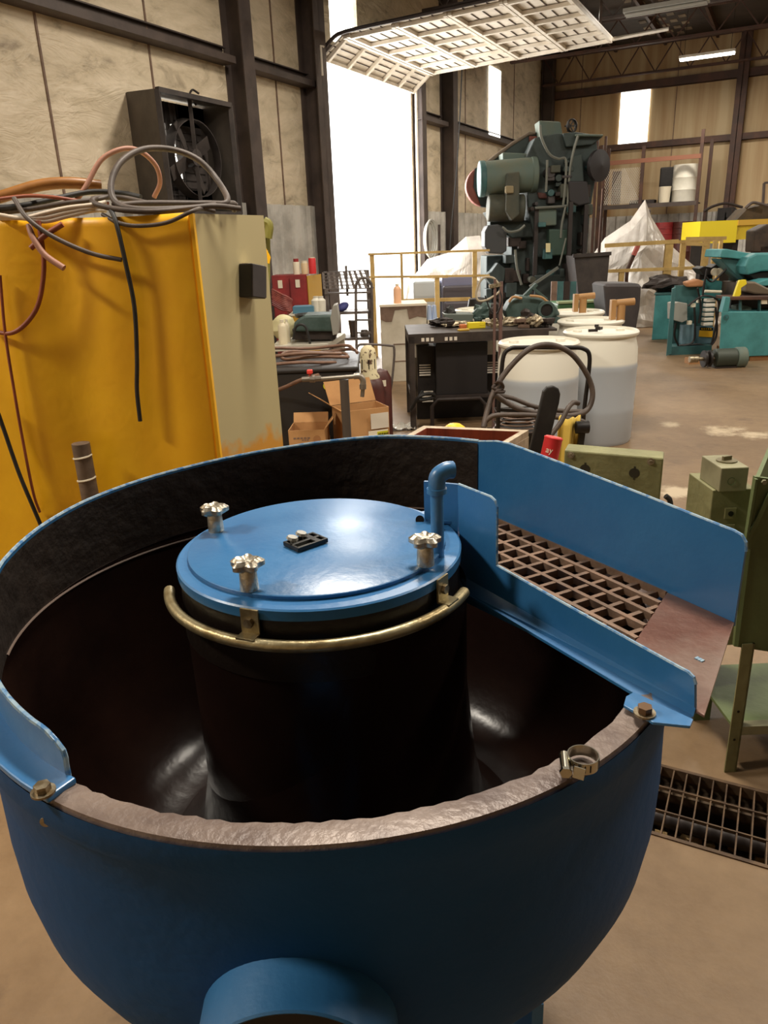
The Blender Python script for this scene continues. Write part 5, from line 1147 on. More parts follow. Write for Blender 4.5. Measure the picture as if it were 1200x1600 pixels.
c = D(484, 581, pd_); m = M(); m.box(c, (.034, .03, .026), 0); m.cyl(c+Vector((0, 0, -.03)), c, .006, n=8); m.build('valve_handle', rgb('valve_red', (214, 60, 50), .5), vb, bevel=.006)
m = M(); m.tube([D(553, 588, pd_), D(562, 588, pd_), D(567, 594, pd_), D(567, 602, pd_)], .018, n=14); m.build('pipe_elbow', PIPEG, ps, smooth=True)
m = M(); m.cyl(D(567, 600, pd_), D(567, 608, pd_), .02, n=8); m.cyl(D(567, 608, pd_), D(566, 620, pd_), .012, n=12); m.build('pipe_nipple', rgb('pipe_dark', (130, 122, 112)), ps)
# boxes
def obox(name, label, c, w, dpt, h, rz, tilt=0, flaps=(), mt=CARD):
    t = thing(name, label, 'box', c); R = Matrix.Rotation(rz, 3, 'Z') @ Matrix.Rotation(tilt, 3, 'Y'); c = Vector(c)
    def L(x, y, z): return c + R @ Vector((x, y, z))
    for nm, q in (('box_side', [(-w/2, -dpt/2), (w/2, -dpt/2)]), ('box_side', [(w/2, -dpt/2), (w/2, dpt/2)]), ('box_side', [(w/2, dpt/2), (-w/2, dpt/2)]), ('box_side', [(-w/2, dpt/2), (-w/2, -dpt/2)])):
        m = M(); (x0, y0), (x1, y1) = q; m.add([L(x0, y0, 0), L(x1, y1, 0), L(x1, y1, h), L(x0, y0, h)], [(0, 1, 2, 3)]); m.build(nm, mt, t, solid=.005)
    m = M(); m.add([L(-w/2, -dpt/2, .003), L(w/2, -dpt/2, .003), L(w/2, dpt/2, .003), L(-w/2, dpt/2, .003)], [(0, 1, 2, 3)]); m.build('box_bottom', CARDI, t, solid=.004)
    for (e0_, e1_, o_) in flaps:
        m = M(); m.add([L(*e0_, h), L(*e1_, h), L(e1_[0]+o_[0], e1_[1]+o_[1], h+o_[2]), L(e0_[0]+o_[0], e0_[1]+o_[1], h+o_[2])], [(0, 1, 2, 3)]); m.build('flap', mt, t, solid=.004)
    return t, L
zb = D(480, 662, 4.75).z
cs_ = thing('pallet_box', 'closed brown carton on the floor under the small open carton', 'box', (D(520, 700, 5.0).x, 4.8, 0))
hb = .36
a, b = D(452, 700, 4.7), D(600, 700, 4.7); m = M(); m.span((a.x+.02, 4.6, 0), (D(512, 690, 4.7).x, 4.96, hb)); m.build('carton_body', CARD, cs_)
x0, x1 = D(451, 670, 4.55).x, D(508, 670, 4.55).x
w_ = x1-x0
t, L_b = obox('open_carton', 'small open cardboard carton at the left, lettered side to the front', ((x0+x1)/2, 4.68, hb), w_, .22, zb-hb, -.05, 0, flaps=[((w_/2, -.11), (w_/2, .11), (.05, 0, .06)), ((-w_/2, .11), (w_/2, .11), (0, .03, .06))])
m = M(); 
for k in range(5): p = L_b(-w_*.34+k*.022, -.113, (zb-hb)*.62); m.box(p, (.016, .002, .010))
for k in range(3): p = L_b(-w_*.12+k*.016, -.113, (zb-hb)*.52); m.box(p, (.011, .002, .007))
m.build('printed_text', BROWN, t)
c = L_b(w_*.28, -.1135, (zb-hb)*.56); m = M(); m.lathe([(.001, 0), (.024, .0)], n=24, rot=Matrix.Rotation(PI/2, 3, 'X'), org=c); m.build('printed_logo', CARDI, t, solid=.001)
# tall carton
x0, x1 = D(520, 670, 4.75).x, D(598, 670, 4.75).x; w2 = x1-x0; zt6 = D(560, 640, 4.8).z
t, L2 = obox('tall_carton', 'larger open cardboard carton with a white label, leaning right behind the pipe stand', ((x0+x1)/2+.02, 4.81, 0), w2*.95, .22, zt6+.02, .38, -.0, flaps=[((-w2/2, .13), (w2/2, .13), (-.02, .05, .15)), ((-w2/2, -.13), (-w2/2, .13), (-.14, 0, .10))])
def lab_quad(L, x0, x1, z0, z1, y, mt, nm, par, sh=0):
    m = M(); m.add([L(x0, y, z0), L(x1, y, z0), L(x1+sh, y, z1), L(x0+sh, y, z1)], [(0, 1, 2, 3)]); return m.build(nm, mt, par, solid=.001)
h6 = zt6+.02
lab_quad(L2, -.00, w2*.42, h6-.26, h6-.14, -.134, LAB, 'white_label', t); lab_quad(L2, .02, w2*.44, h6-.13, h6-.03, -.134, rgb('grey_label', (214, 206, 190), .5), 'clear_label', t)
lab_quad(L2, .06, w2*.42, h6-.185, h6-.15, -.1355, st, 'yellow_mark', t)
m = M(); 
for k in range(6): m.box(L2(.072+k*.012, -.137, h6-.168), (.007, .001, .014), .38)
m.build('dark_lettering', BLACKM, t)
# leaning lower flap sheet behind
sil([(494, 625), (500, 615), (512, 610), (522, 603), (560, 588), (585, 560), (590, 600), (588, 640), (520, 660), (500, 650)], 5.42, .006, 'flap_sheet', CARDI, t, 0) if False else None
# gas cylinder
cy = D(577, 600, 5.9); gc = thing('gas_cylinder', 'maroon gas cylinder with chipped cream valve cap beside the cartons', 'gas cylinder', (cy.x, 5.9, 0))
zs_ = D(577, 588, 5.9).z
m = M(); m.lathe([(.001, 0), (.115, 0), (.118, .02), (.118, zs_-.09), (.105, zs_-.04), (.075, zs_-.0), (.045, zs_+.015), (.001, zs_+.02)], (cy.x, 5.9), n=36); m.build('cylinder_body', MAROON, gc, smooth=True)
zt7 = D(577, 539, 5.9).z
m = M(); m.lathe([(.085, zs_-.015), (.085, zs_+.0), (.066, zs_+.03), (.064, zt7-.07), (.055, zt7-.03), (.03, zt7-.005), (.001, zt7)], (cy.x, 5.9), n=32); cp_ = m.build('valve_cap', CRUST, gc, smooth=True)
for a_ in (-.7, -1.5, -2.4): 
    u = Vector((math.cos(a_), math.sin(a_), 0)); c = Vector((cy.x, 5.9, (zs_+zt7)/2-.02))+u*.0655; m = M(); m.box(c, (.008, .003, .075), a_+PI/2); m.build('cap_slot', BLACKM, cp_)
cy2 = D(603, 610, 6.0); 
m = M(); gc2 = thing('gas_cylinder', 'narrower dark red-brown cylinder behind the cream-capped one', 'gas cylinder', (cy2.x-.02, 6.2, 0))
z8 = D(603, 575, 6.2).z; m.lathe([(.001, 0), (.09, 0), (.09, z8-.08), (.06, z8-.02), (.001, z8)], (cy2.x-.04, 6.2), n=28); m.build('cylinder_body', MAROON, gc2, smooth=True)
m = M(); c = D(600, 599, 6.05); m.box(c+Vector((.0, 0, 0)), (.035, .004, .05), .3); m.build('white_sticker', LAB, gc2)
hd2 = thing('cylinder_truck', 'thin dark-framed cylinder trolley around the gas cylinders', 'hand truck', (D(590, 620, 6.35).x, 6.4, 0))
m = M(); pts = [D(557, 640, 6.4), D(556, 560, 6.4), D(559, 541, 6.4), D(572, 538, 6.4), D(608, 540, 6.4), D(616, 546, 6.4), D(613, 590, 6.4), D(606, 640, 6.4)]; pts = [Vector((pts[0].x, 6.4, .04))]+pts+[Vector((pts[-1].x, 6.4, .04))]; m.tube(pts, .010, n=8, sm=4); m.build('truck_frame', RK, hd2, smooth=True)
m = M(); m.span((pts[0].x, 6.34, .02), (pts[-1].x, 6.42, .04)); m.build('truck_plate', RK, hd2)
for p in (pts[0], pts[-1]): m = M(); m.cyl((p.x-.015, 6.5, .09), (p.x+.015, 6.5, .09), .09, n=20); m.build('wheel', RUB, hd2, smooth=True)
t = thing('clear_wrapper', 'scrap of clear crinkled wrapper on the floor left of the workbench leg', 'wrapper', G(624, 668, 0))
c = G(624, 670, 0); m = M(); m.bowl(lambda u, v: Vector((c.x+(u-.5)*.28, c.y+(v-.5)*.2, .012+.05*abs(noise.noise(Vector((u*5, v*5, 0)))))), 14, 10); m.build('wrapper_sheet', rgb('crinkled_clear', (214, 208, 196), .15, alpha=.7), t, solid=.001)
# ------------------------------------------------------------------ big dark press
PD0 = 12.5
pr = thing('punch_press', 'huge dark green mechanical press towering behind the barrels', 'machine', (D(860, 400, 12.9).x, 12.9, 0))
def P_(px, d, th, nm, mt, par=pr, bev=.02): return sil(px, d, th, nm, mt, par, bev)
P_([(836, 215), (872, 208), (905, 212), (932, 215), (936, 250), (922, 330), (918, 395), (842, 402), (826, 330), (820, 250)], 12.5, .9, 'press_head', PRESS)
bz = 0
def down(px0, px1, py, d, th, nm, mt, par=pr):
    a, b = D(px0, py, d), D(px1, py, d); m = M(); m.span((a.x, d, 0), (b.x, d+th, a.z)); return m.build(nm, mt, par, bevel=.02)
down(800, 838, 345, 12.75, .8, 'press_column', PRESS); down(760, 802, 400, 12.9, .7, 'press_column', PRESS); down(826, 902, 395, 12.9, .6, 'press_frame', PRESS)
down(836, 905, 430, 12.3, 1.3, 'press_bed', PRESS)
P_([(757, 362), (762, 352), (778, 350), (792, 356), (792, 392), (784, 397), (764, 396), (757, 385)], 12.4, .4, 'air_tank', rgb('slate', (62, 64, 66), .5))
P_([(757, 432), (768, 424), (778, 410), (790, 420), (788, 440), (770, 448)], 12.6, .3, 'lower_bracket', PRESS)
P_([(842, 188), (876, 190), (880, 212), (845, 214)], 12.7, .35, 'top_box', PRESSL)
m = M(); c = D(891, 197, 12.7); m.lathe([(.085, 0), (.10, .02), (.10, .05), (.085, .06), (.08, .03), (.085, 0)], n=28, rot=Matrix.Rotation(PI/2, 3, 'X') @ Matrix.Rotation(.5, 3, 'Y'), org=c)
for k in range(3): m.beam(c+Vector((.09*math.cos(k*PI/3), 0, .09*math.sin(k*PI/3))), c-Vector((.09*math.cos(k*PI/3), 0, .09*math.sin(k*PI/3))), .015, .015)
m.build('hand_wheel', BLK, pr)
P_([(880, 208), (900, 206), (940, 212), (942, 214), (925, 226), (885, 230)], 12.4, .5, 'top_platform', PRESS); P_([(900, 209), (943, 210), (943, 213), (900, 213)], 12.3, .7, 'top_rail', PRESSL)
# belt guard: tapered disc guard from small to large pulley
arc = [(760+32*math.cos(math.radians(a_)), 291-33*math.sin(math.radians(a_))) for a_ in range(100, 281, 12)]
P_(arc+[(790, 304), (842, 255), (842, 216), (836, 208), (826, 207), (800, 222)], 13.0, .16, 'belt_guard', PRESS)
P_(arc[2:-2]+[(740, 292)], 12.97, .2, 'guard_rim', PRESSR); P_([(740, 264), (757, 254), (802, 220), (828, 205), (838, 206), (838, 210), (826, 212), (800, 228), (760, 260)], 12.97, .2, 'guard_edge', rgb('dusty_edge', (112, 98, 84), .8))
P_([(827, 212), (842, 213), (842, 226), (828, 226)], 12.95, .2, 'red_patch', PRESSR)
def pc(p0, p1, r, nm, mt, d0=12.55, par=pr, n=28): m = M(); m.cyl(D(*p0, d0), D(*p1, d0), r, n=n); return m.build(nm, mt, par, smooth=True, bevel=.02)
a = pc((752, 280), (832, 273), .25, 'motor_body', PRESSL)
pc((748, 280), (758, 279.5), .26, 'motor_end_cap', TEALD); pc((828, 273.5), (838, 273), .26, 'motor_end_cap', PRESSL)
P_([(785, 238), (836, 240), (836, 256), (786, 258)], 12.6, .4, 'motor_bracket', PRESSL)
pc((762, 325), (818, 325), .20, 'clutch_cylinder', rgb('dusty_dark', (78, 76, 62), .7, 0, (60, 66, 58), 4), 12.5)
P_([(792, 270), (812, 268), (812, 335), (800, 345), (790, 330)], 12.2, .3, 'cylinder_bracket', rgb('dusty_dark', (78, 76, 62)))
P_([(790, 290), (803, 290), (803, 302), (790, 302)], 12.15, .1, 'pale_valve', rgb('dust', (140, 126, 96), .8))
P_([(760, 330), (812, 345), (838, 350), (838, 370), (800, 372), (772, 348)], 12.6, .5, 'lower_casing', PRESS)
m = M(); c = D(928, 260, 12.4); m.lathe([(.001, -.08), (.07, -.08), (.09, -.02), (.15, -.01), (.16, .02), (.20, .03), (.225, .06), (.225, .12), (.001, .16)], n=36, rot=Matrix.Rotation(PI/2, 3, 'X') @ Matrix.Rotation(.6, 3, 'Y'), org=c); m.build('flywheel', rgb('charcoal_wheel', (40, 36, 38), .55), pr, smooth=True)
P_([(892, 245), (910, 240), (914, 300), (898, 310), (888, 300)], 12.3, .2, 'slide_arm', PRESS); P_([(888, 283), (918, 283), (922, 318), (905, 322), (890, 315)], 12.25, .2, 'slide_block', rgb('charcoal_wheel', (40, 36, 38)))
P_([(840, 325), (870, 325), (870, 352), (842, 354)], 12.35, .2, 'control_panel', PRESSL); P_([(858, 358), (888, 358), (888, 398), (858, 400)], 12.3, .25, 'die_block', rgb('die_green', (50, 72, 62), .6))
P_([(840, 300), (878, 305), (880, 312), (842, 310)], 12.45, .06, 'red_stripe', rgb('dull_red_metal', (84, 50, 44), .7))
tg = P_([(853, 380), (860, 380), (860, 394), (853, 394)], 12.26, .01, 'paper_tag', rgb('tag_cream', (220, 208, 160), .6), bev=0)
PIPEL = rgb('pale_conduit', (120, 122, 114), .5, .3)
for pts in ([(844, 195), (846, 215), (858, 240), (872, 248), (884, 250), (883, 290), (880, 320)], [(903, 212), (895, 240), (890, 270), (887, 320)], [(836, 325), (870, 323), (883, 322), (902, 320)], [(785, 355), (795, 362), (810, 360), (820, 352)], [(805, 390), (808, 420), (815, 445)], [(855, 250), (854, 280), (853, 300)], [(884, 322), (878, 350), (876, 372)]):
    m = hose([(x, y, 12.3) for x, y in pts], .020, n=6); m.build('conduit', PIPEL, pr, smooth=True)
for (x, y, y2, d) in ((893, 315, 400, 12.2), (917, 320, 440, 12.2), (839, 325, 400, 12.35)):
    m = M(); p = D(x, y, d); m.span((p.x-.03, d, 0), (p.x+.03, d+.06, p.z)); m.build('guide_post', rgb('dark_post', (44, 36, 34), .6), pr)
m = M(); m.beam(D(874, 415, 12.1), D(884, 372, 12.1), .02, .02); m.beam(D(828, 448, 12.1), D(872, 418, 12.1), .05, .04); m.build('ejector_rod', PIPEL, pr)
rng = random.Random(5); DUSTG = rgb('dusty_dark', (78, 76, 62))
for k in range(40):   # valves, brackets and junction boxes bolted over the press front
    px, py = rng.uniform(828, 925), rng.uniform(225, 440); w_, h_ = rng.uniform(.04, .16), rng.uniform(.04, .2)
    c = D(px, py, 12.30); m = M()
    if rng.random() < .3: m.cyl(c, c+Vector((0, .22, 0)), w_*.5, n=14)
    else: m.span((c.x-w_/2, 12.3+rng.uniform(-.05, .05), c.z-h_/2), (c.x+w_/2, 12.52, c.z+h_/2))
    m.build('press_fitting', rng.choice((PRESS, PRESS, DKST, CHAR, DUSTG, TEALD)), pr, bevel=.012)
for k in range(14):
    px, py = rng.uniform(762, 832), rng.uniform(345, 470); w_, h_ = rng.uniform(.05, .2), rng.uniform(.05, .25)
    c = D(px, py, 12.68); m = M(); m.span((c.x-w_/2, 12.62, c.z-h_/2), (c.x+w_/2, 12.95, c.z+h_/2)); m.build('press_fitting', rng.choice((PRESS, DKST, CHAR)), pr, bevel=.012)
# drape-dark cabinet right of the press
t = thing('dark_skip', 'dark steel scrap bin standing right of the press base', 'bin', (D(930, 430, 12).x, 12.0, 0))
sil([(897, 400), (953, 396), (946, 470), (905, 470)], 11.5, .5, 'bin_body', rgb('bin_dark', (62, 54, 50), .6, 0, (44, 38, 36), 5), t); 
m = M(); a, b = D(905, 468, 11.5), D(946, 468, 11.5); m.span((a.x, 11.5, 0), (b.x, 12.0, a.z+.02)); m.build('bin_leg', DKST, t)
m = M(); m.beam(D(895, 400, 11.48), D(955, 396, 11.48), .03, .05); m.build('bin_rim', rgb('bin_dark', (62, 54, 50)), t)
t = thing('striped_panel', 'row of dull teal and brown metal sheets leaning at the foot of the press', 'panel', (D(888, 450, 11.4).x, 11.4, 0))
for k, mt in enumerate((BROWN, TEALD, DKST, TEALD)):
    a, b = D(862+k*10, 440, 11.4), D(871+k*10, 440, 11.4); m = M(); m.span((a.x, 11.4+.01*(k % 2), 0), (b.x, 11.44, a.z)); m.build('metal_sheet', mt, t)
for (p0, p1, lab) in (((918, 425), (958, 425), 'x'),): pass
gb = thing('green_pallet_truck', 'long low green machine bed behind the barrels', 'machine', (D(900, 476, 9.2).x, 9.3, 0))
a, b = D(872, 474, 9.0), D(958, 474, 9.0); m = M(); m.span((a.x, 9.0, .45), (b.x, 9.5, D(915, 473, 9.0).z)); m.build('machine_bed', rgb('leaf_green', (62, 104, 62), .5), gb, bevel=.02)
m = M(); m.span((a.x+.1, 9.05, 0), (b.x-.1, 9.4, .45)); m.build('machine_base', DKST, gb)
m = M(); m.span((a.x, 8.98, D(915, 473, 9.0).z), (b.x, 9.1, D(915, 470, 9.0).z)); m.build('bed_edge', rgb('pale_green', (140, 150, 110), .6), gb)
# charcoal drum
t = thing('charcoal_bin', 'charcoal plastic bin with rounded square sides behind the barrels', 'bin', (D(972, 480, 8.3).x, 8.4, 0))
sil([(944, 447), (947, 443), (1000, 443), (1003, 448), (1001, 480), (992, 532), (955, 532), (947, 480)], 8.3, .5, 'bin_body', CHAR, t, .04)
m = M(); a, b = D(957, 530, 8.3), D(990, 530, 8.3); m.span((a.x, 8.35, 0), (b.x, 8.7, a.z+.03)); m.build('bin_foot', CHAR, t)
# ------------------------------------------------------------------ yellow railings
def railing(name, label, posts, rails, d, th=.05, dpost=None):
    t = thing(name, label, 'railing', (D(posts[0][0], 450, d).x, d, 0))
    for (px, pw, ptop, pd2) in posts:
        a, b = D(px-pw/2, ptop, pd2), D(px+pw/2, ptop, pd2); m = M(); m.span((a.x, pd2, 0), (b.x, pd2+th, a.z)); m.build('post', RAIL, t)
    for (p0, p1, w_, d0, d1) in rails:
        m = M(); m.beam(D(*p0, d0), D(*p1, d1), .02, w_, up=(0, 0, 1)); m.build('rail', RAIL, t)
    return t
railing('yellow_railing', 'ochre yellow railing with thin rails standing in the bright doorway light', [(581, 7, 398, 11.2), (627, 4, 395, 11.2), (742, 7, 392, 11.2)], [((575, 397.5), (765, 391), .03, 11.2, 11.2), ((577, 433), (765, 430.5), .03, 11.2, 11.2), ((627, 470), (735, 467), .05, 11.2, 11.2)], 11.2)
railing('yellow_railing', 'short ochre post and rail nearer the workbench, in front of the long railing', [(683, 7, 433, 9.6)], [((640, 433), (700, 432), .03, 9.6, 9.6)], 9.6)
railing('yellow_railing', 'ochre yellow railing in front of the plastic-draped machine', [(1047, 12, 376, 12.25), (972, 8, 424, 12.25)], [((945, 384), (1060, 377), .06, 12.25, 12.25), ((940, 424), (1100, 418), .05, 12.25, 12.25)], 12.25)
railing('yellow_railing', 'corner of ochre railing with three close posts left of the yellow hopper', [(1105, 10, 376, 12.2), (1119, 6, 376, 12.8), (1069, 8, 378, 12.9), (1128, 5, 373, 13.2)], [((1072, 373), (1135, 372), .05, 12.2, 12.2), ((1060, 378), (1128, 374), .05, 12.9, 12.9), ((1072, 381), (1105, 382), .05, 12.2, 12.2)], 12.5)
# ------------------------------------------------------------------ draped plastic
def drape(pts, d0, name, label, sag=.25):
    # pts: ridge polyline of (px,py,d); hangs to the floor front and back
    R_ = [D(*p) for p in pts]; nseg = 10; top = []
    for i in range(len(R_)-1):
        for k in range(nseg): top.append(R_[i].lerp(R_[i+1], k/nseg))
    top.append(R_[-1]); n = len(top)-1
    def f(u, v):
        p = top[min(n, int(round(u*n)))]; w_ = abs(v-.5)*2; s = -1 if v < .5 else 1
        z = p.z*(1-w_**.8*1.0); y = p.y+s*(w_**.6)*.8
        q = Vector((p.x+(u-.5)*w_*.5, y, max(z, .01)))
        nz_ = noise.noise_vector(q*2.3)*.16*min(1, w_*3)+noise.noise_vector(q*6)*.05*min(1, w_*3)
        q = q+nz_; q.z = max(q.z, .01); return q
    m = M(); m.bowl(f, n, 36); return tag(m.build(name, PLAS, smooth=False, solid=.004), label, 'plastic sheet')
drape([(905, 428, 14.5), (945, 372, 14.3), (985, 345, 14.2), (1008, 312, 14.2), (1018, 340, 14.2), (1040, 376, 14.2), (1075, 408, 14.2), (1105, 432, 14.0)], 14, 'plastic_sheet', 'translucent plastic sheet tented over a machine, peaked in front of the rack')
t = thing('draped_machine', 'dark machine showing through the tented plastic sheet', 'machine', (D(990, 400, 14.4).x, 14.3, 0))
for (x0, x1, y0, mt) in ((962, 982, 352, DKST), (975, 1005, 385, GRNM), (1003, 1014, 316, STEEL_G), (958, 975, 380, BLK)):
    a, b = D(x0, y0+6, 14.35), D(x1, y0+6, 14.35); m = M(); m.span((a.x, 14.2, 0), (b.x, 14.5, a.z-.06)); m.build('machine_block', mt, t, bevel=.03)
m = M(); m.beam(D(980, 422, 13.0), D(996, 385, 13.0), .06, .05); 
rd = tag(m.build('red_tipped_lever', STEEL_R), 'dark lever with a reddish tip leaning against the plastic sheet', 'lever')
rd2 = M(); rd2.beam(Vector((D(980, 422, 13.0).x, 13.05, 0)), D(980, 422, 13.0), .05, .04); rd2.build('lever_base', STEEL_R, rd); rd2 = M(); rd2.beam(D(990, 399, 12.98), D(997, 383, 12.98), .075, .06); rd2.build('lever_tip', rgb('dull_pink', (176, 90, 80), .6), rd)
drape([(640, 440, 14.6), (668, 405, 14.6), (700, 395, 14.6), (728, 370, 14.6), (750, 368, 14.6), (765, 400, 14.6)], 13, 'plastic_sheet', 'bright backlit plastic sheet covering equipment left of the press')
t = thing('wrapped_pallet', 'low dark and bluish wrapped load behind the long yellow railing', 'pallet load', (D(712, 470, 12).x, 12, 0))
for (x0, x1, y0, d_, mt) in ((645, 688, 440, 11.9, POLYB), (690, 745, 432, 11.8, rgb('blue_grey_wrap', (128, 130, 158), .3)), (692, 742, 447, 11.7, rgb('slate_dark', (84, 80, 90), .4)), (694, 745, 472, 11.6, rgb('slate_dark', (84, 80, 90)))):
    a, b = D(x0, y0, d_), D(x1, y0, d_); m = M(); m.span((a.x, d_, 0), (b.x, d_+.4, a.z)); m.build('wrapped_block', mt, t, bevel=.03)
m = M(); c = D(742, 470, 8.9); m.lathe([(.001, 0), (.14, 0), (.15, .75), (.12, .9), (.001, .92)], n=24, org=(D(748, 470, 9.4).x, 9.4, 0)); tag(m.build('dark_sack', BLK, smooth=True), 'black rounded sack standing behind the white barrel at the workbench', 'sack')
wh = thing('coiled_hose', 'grey coiled hose hanging on the liner wall right of the doorway', 'hose', B(XL+.25, 15.2, 0))
for k in range(3): m = M(); c = onX(672, 374, XL+.3); pts = [B(XL+.27+.03*k, c.y+(.22+.03*k)*math.cos(t_), c.z+(.30+.03*k)*math.sin(t_)) for t_ in [i*PI/8 for i in range(17)]]; m.tube(pts, .022, n=6); m.build('hose_turn', ZBLK, wh)
m = M(); m.beam(B(XL+.2, 15.2, 0), B(XL+.2, 15.2, 1.9), .05, .05); m.build('hook_post', STEEL_G, wh)
# ------------------------------------------------------------------ storage rack at the back wall
RY = 21.6
rk2 = thing('storage_rack', 'tall brown pallet rack against the back wall, with mesh panel and shelf', 'rack', B(-3.6, RY+.5, 0))
rx0, rx1 = onY(935, 330, RY).x, onY(1090, 300, RY).x
for (x, y, zt) in ((rx0, RY, 3.75), (rx1, RY, 3.9), (rx0, RY+.9, 3.75), (rx1+.14, RY+.9, 3.75), (rx0+1.05, RY, 3.65)):
    m = M(); bbox(m, (x-.04, y-.04, 0), (x+.04, y+.04, zt)); m.build('upright', STEEL_R, rk2)
zsh = onY(1010, 318, RY).z
for z, h_, mt in ((zsh, .10, STEEL_G), (onY(1000, 248, RY).z, .10, rgb('warm_beam', (140, 92, 70), .7)), (.5, .1, STEEL_G)):
    m = M(); bbox(m, (rx0, RY-.05, z-h_), (rx1, RY-.01, z)); m.build('shelf_beam', mt, rk2); m = M(); bbox(m, (rx0, RY-.01, z-.05), (rx1, RY+.9, z-.02)); m.build('shelf_deck', STEEL_G, rk2) if z < 3 else None
m = M(); x = rx0+.12; z0, z1 = zsh+.02, zsh+1.05
k = 0
for i in range(22):
    a = i*.045
    m.beam(B(x+a, RY+.02, z0), B(min(x+a+.45, x+.92), RY+.02, z0+min(.45, .92-a)*1.9), .010, .010); m.beam(B(x+.92-a, RY+.02, z0), B(max(x+.92-a-.45, x), RY+.02, z0+min(.45, .92-a)*1.9), .010, .010)
m.build('mesh_panel', DOORW, rk2)
m = M(); bbox(m, (x+.18, RY+.06, z0), (x+.40, RY+.12, z0+.8)); m.build('brown_board', STEEL_R, rk2)
def rdrum(x, y, z, r, h, mt, name, lab):
    t = thing(name, lab, 'drum', B(x, y, z)); c = B(x, y, z)
    m = M(); m.lathe([(.001, 0), (r, 0), (r, h*.32), (r*1.03, h*.34), (r, h*.36), (r, h*.64), (r*1.03, h*.66), (r, h*.68), (r, h), (r*.94, h-.01), (.001, h-.02)], n=28, org=c); m.build('drum_body', mt, t, smooth=True); m = M(); m.cyl(c+Vector((.15*r/.29, 0, h-.02)), c+Vector((.15*r/.29, 0, h)), .03); m.build('bung', mt, t)
p = onY(1069, 290, RY+.45); rdrum(p.x, RY+.45, zsh-.02, .29, .90, POLY, 'white_drum', 'white plastic drum on the upper shelf of the storage rack')
p = onY(1042, 290, RY+.5); m = M(); bbox(m, (p.x-.19, RY+.45, zsh-.02), (p.x+.17, RY+.85, zsh+.86)); tag(m.build('black_drum', BLK, bevel=.03), 'black upright container left of the white drum on the rack shelf', 'drum')
p = onY(1039, 295, RY+.15); c = B(p.x, RY+.15, zsh-.02); m = M(); m.lathe([(.001, 0), (.13, 0), (.15, .38), (.155, .4), (.001, .4)], n=24, org=c); tag(m.build('small_pail', LAB, smooth=True), 'small white pail in front of the black container on the rack shelf', 'pail')
for i, (px, py, lab) in enumerate(((960, 350, 'rose red steel drum at the left of the rack\'s lower bay'), (1036, 345, 'dull red steel drum in the middle of the rack\'s lower bay'), (1068, 345, 'dark red steel drum at the right end of the rack\'s lower bay'))):
    p = onY(px, py, RY+.4); rdrum(p.x, RY+.4, .5, .29, .9, (REDD, REDP, MAROON)[i], 'steel_drum', lab)
for i, px in enumerate((1036, 1068)):
    p = onY(px, py, RY+.4); rdrum(p.x+.02, RY+.4, 1.4-.02, .28, .44, (REDP, MAROON)[i], 'steel_drum', ('shorter red drum stacked on the middle drum in the rack', 'shorter dark red drum stacked on the right-hand drum in the rack')[i])
m = M(); p = onY(1007, 300, RY+.3); bbox(m, (p.x-.35, RY+.2, zsh-.02), (p.x+.28, RY+.6, zsh+.1)); tag(m.build('flat_crate', DKST, bevel=.02), 'low dark crate on the rack shelf right of the mesh panel', 'crate')
for i, (px, py) in enumerate(((947, 195), (934, 200))):
    p = onY(px, py+18, RY-.3); m = M(); bbox(m, (p.x-.03, RY-.33, 0), (p.x+.03, RY-.27, p.z)); tag(m.build('steel_bar', STEEL_R), ('long upright steel bar leaning near the left end of the rack', 'shorter upright steel bar beside the press top')[i], 'bar')
# brown fork-like bar left of rack, near the press
m = M(); a = D(938, 330, 13.5); m.beam(Vector((a.x, 13.5, 0)), Vector((a.x+.03, 13.5, 2.3)), .04, .04); tag(m.build('steel_bar', STEEL_R), 'thin brown bar standing just right of the press', 'bar')
# ------------------------------------------------------------------ yellow hopper machine at the back right
hp = thing('yellow_hopper', 'large dirty yellow bin with a dark machine above it at the back right', 'hopper', (D(1150, 370, 15.5).x, 15.7, 0))
a, b, c_ = D(1095, 346, 15.3), D(1153, 346, 15.3), D(1260, 346, 15.3); zb_ = D(1120, 380, 15.3).z
m = M(); m.poly([(a.x, 15.3, zb_), (b.x, 15.3, zb_), (b.x, 15.3, a.z), (a.x, 15.3, a.z)], (0, .9, 0)); m.build('bin_front', YBRT, hp)
m = M(); m.poly([(b.x, 15.32, zb_+.05), (c_.x, 15.32, zb_+.05), (c_.x, 15.32, a.z), (b.x, 15.32, a.z)], (0, .9, 0)); m.build('bin_side', YDIRT, hp)
m = M(); m.span((b.x, 15.28, a.z-.1), (c_.x, 15.33, a.z)); m.build('bin_lip', rgb('mustard', (200, 160, 60)), hp)
for x in (a.x+.1, b.x, c_.x-.1): m = M(); m.span((x, 15.4, 0), (x+.1, 15.9, zb_+.06)); m.build('leg', BLK, hp)
m = M(); m.outl([(1150, 345), (1168, 326), (1200, 318), (1260, 316), (1260, 345)], 15.5, .5); m.build('dark_cover', rgb('brown_dark', (72, 56, 34), .7, 0, (48, 38, 26), 5), hp)
m = M(); m.tube([D(1165, 325, 15.4), D(1175, 317, 15.4), D(1185, 318, 15.4), D(1200, 322, 15.4)], .03, n=6); m.beam(D(1192, 320, 15.5), D(1194, 286, 15.5), .04, .04); m.beam(D(1194, 286, 15.5), D(1210, 284, 15.5), .04, .04); m.build('top_frame', STEEL_G, hp)
m = M(); m.tube([D(1100, 330, 17), D(1115, 322, 17), D(1135, 318, 17), D(1160, 324, 17)], .03, n=6); 
for x in (1105, 1145, 1150): p = D(x, 326, 17); m.beam(Vector((p.x, 17, 0)), p, .03, .03)
tag(m.build('arched_stand', DKST), 'dark thin arched frame against the corrugated back wall left of the hopper', 'frame')
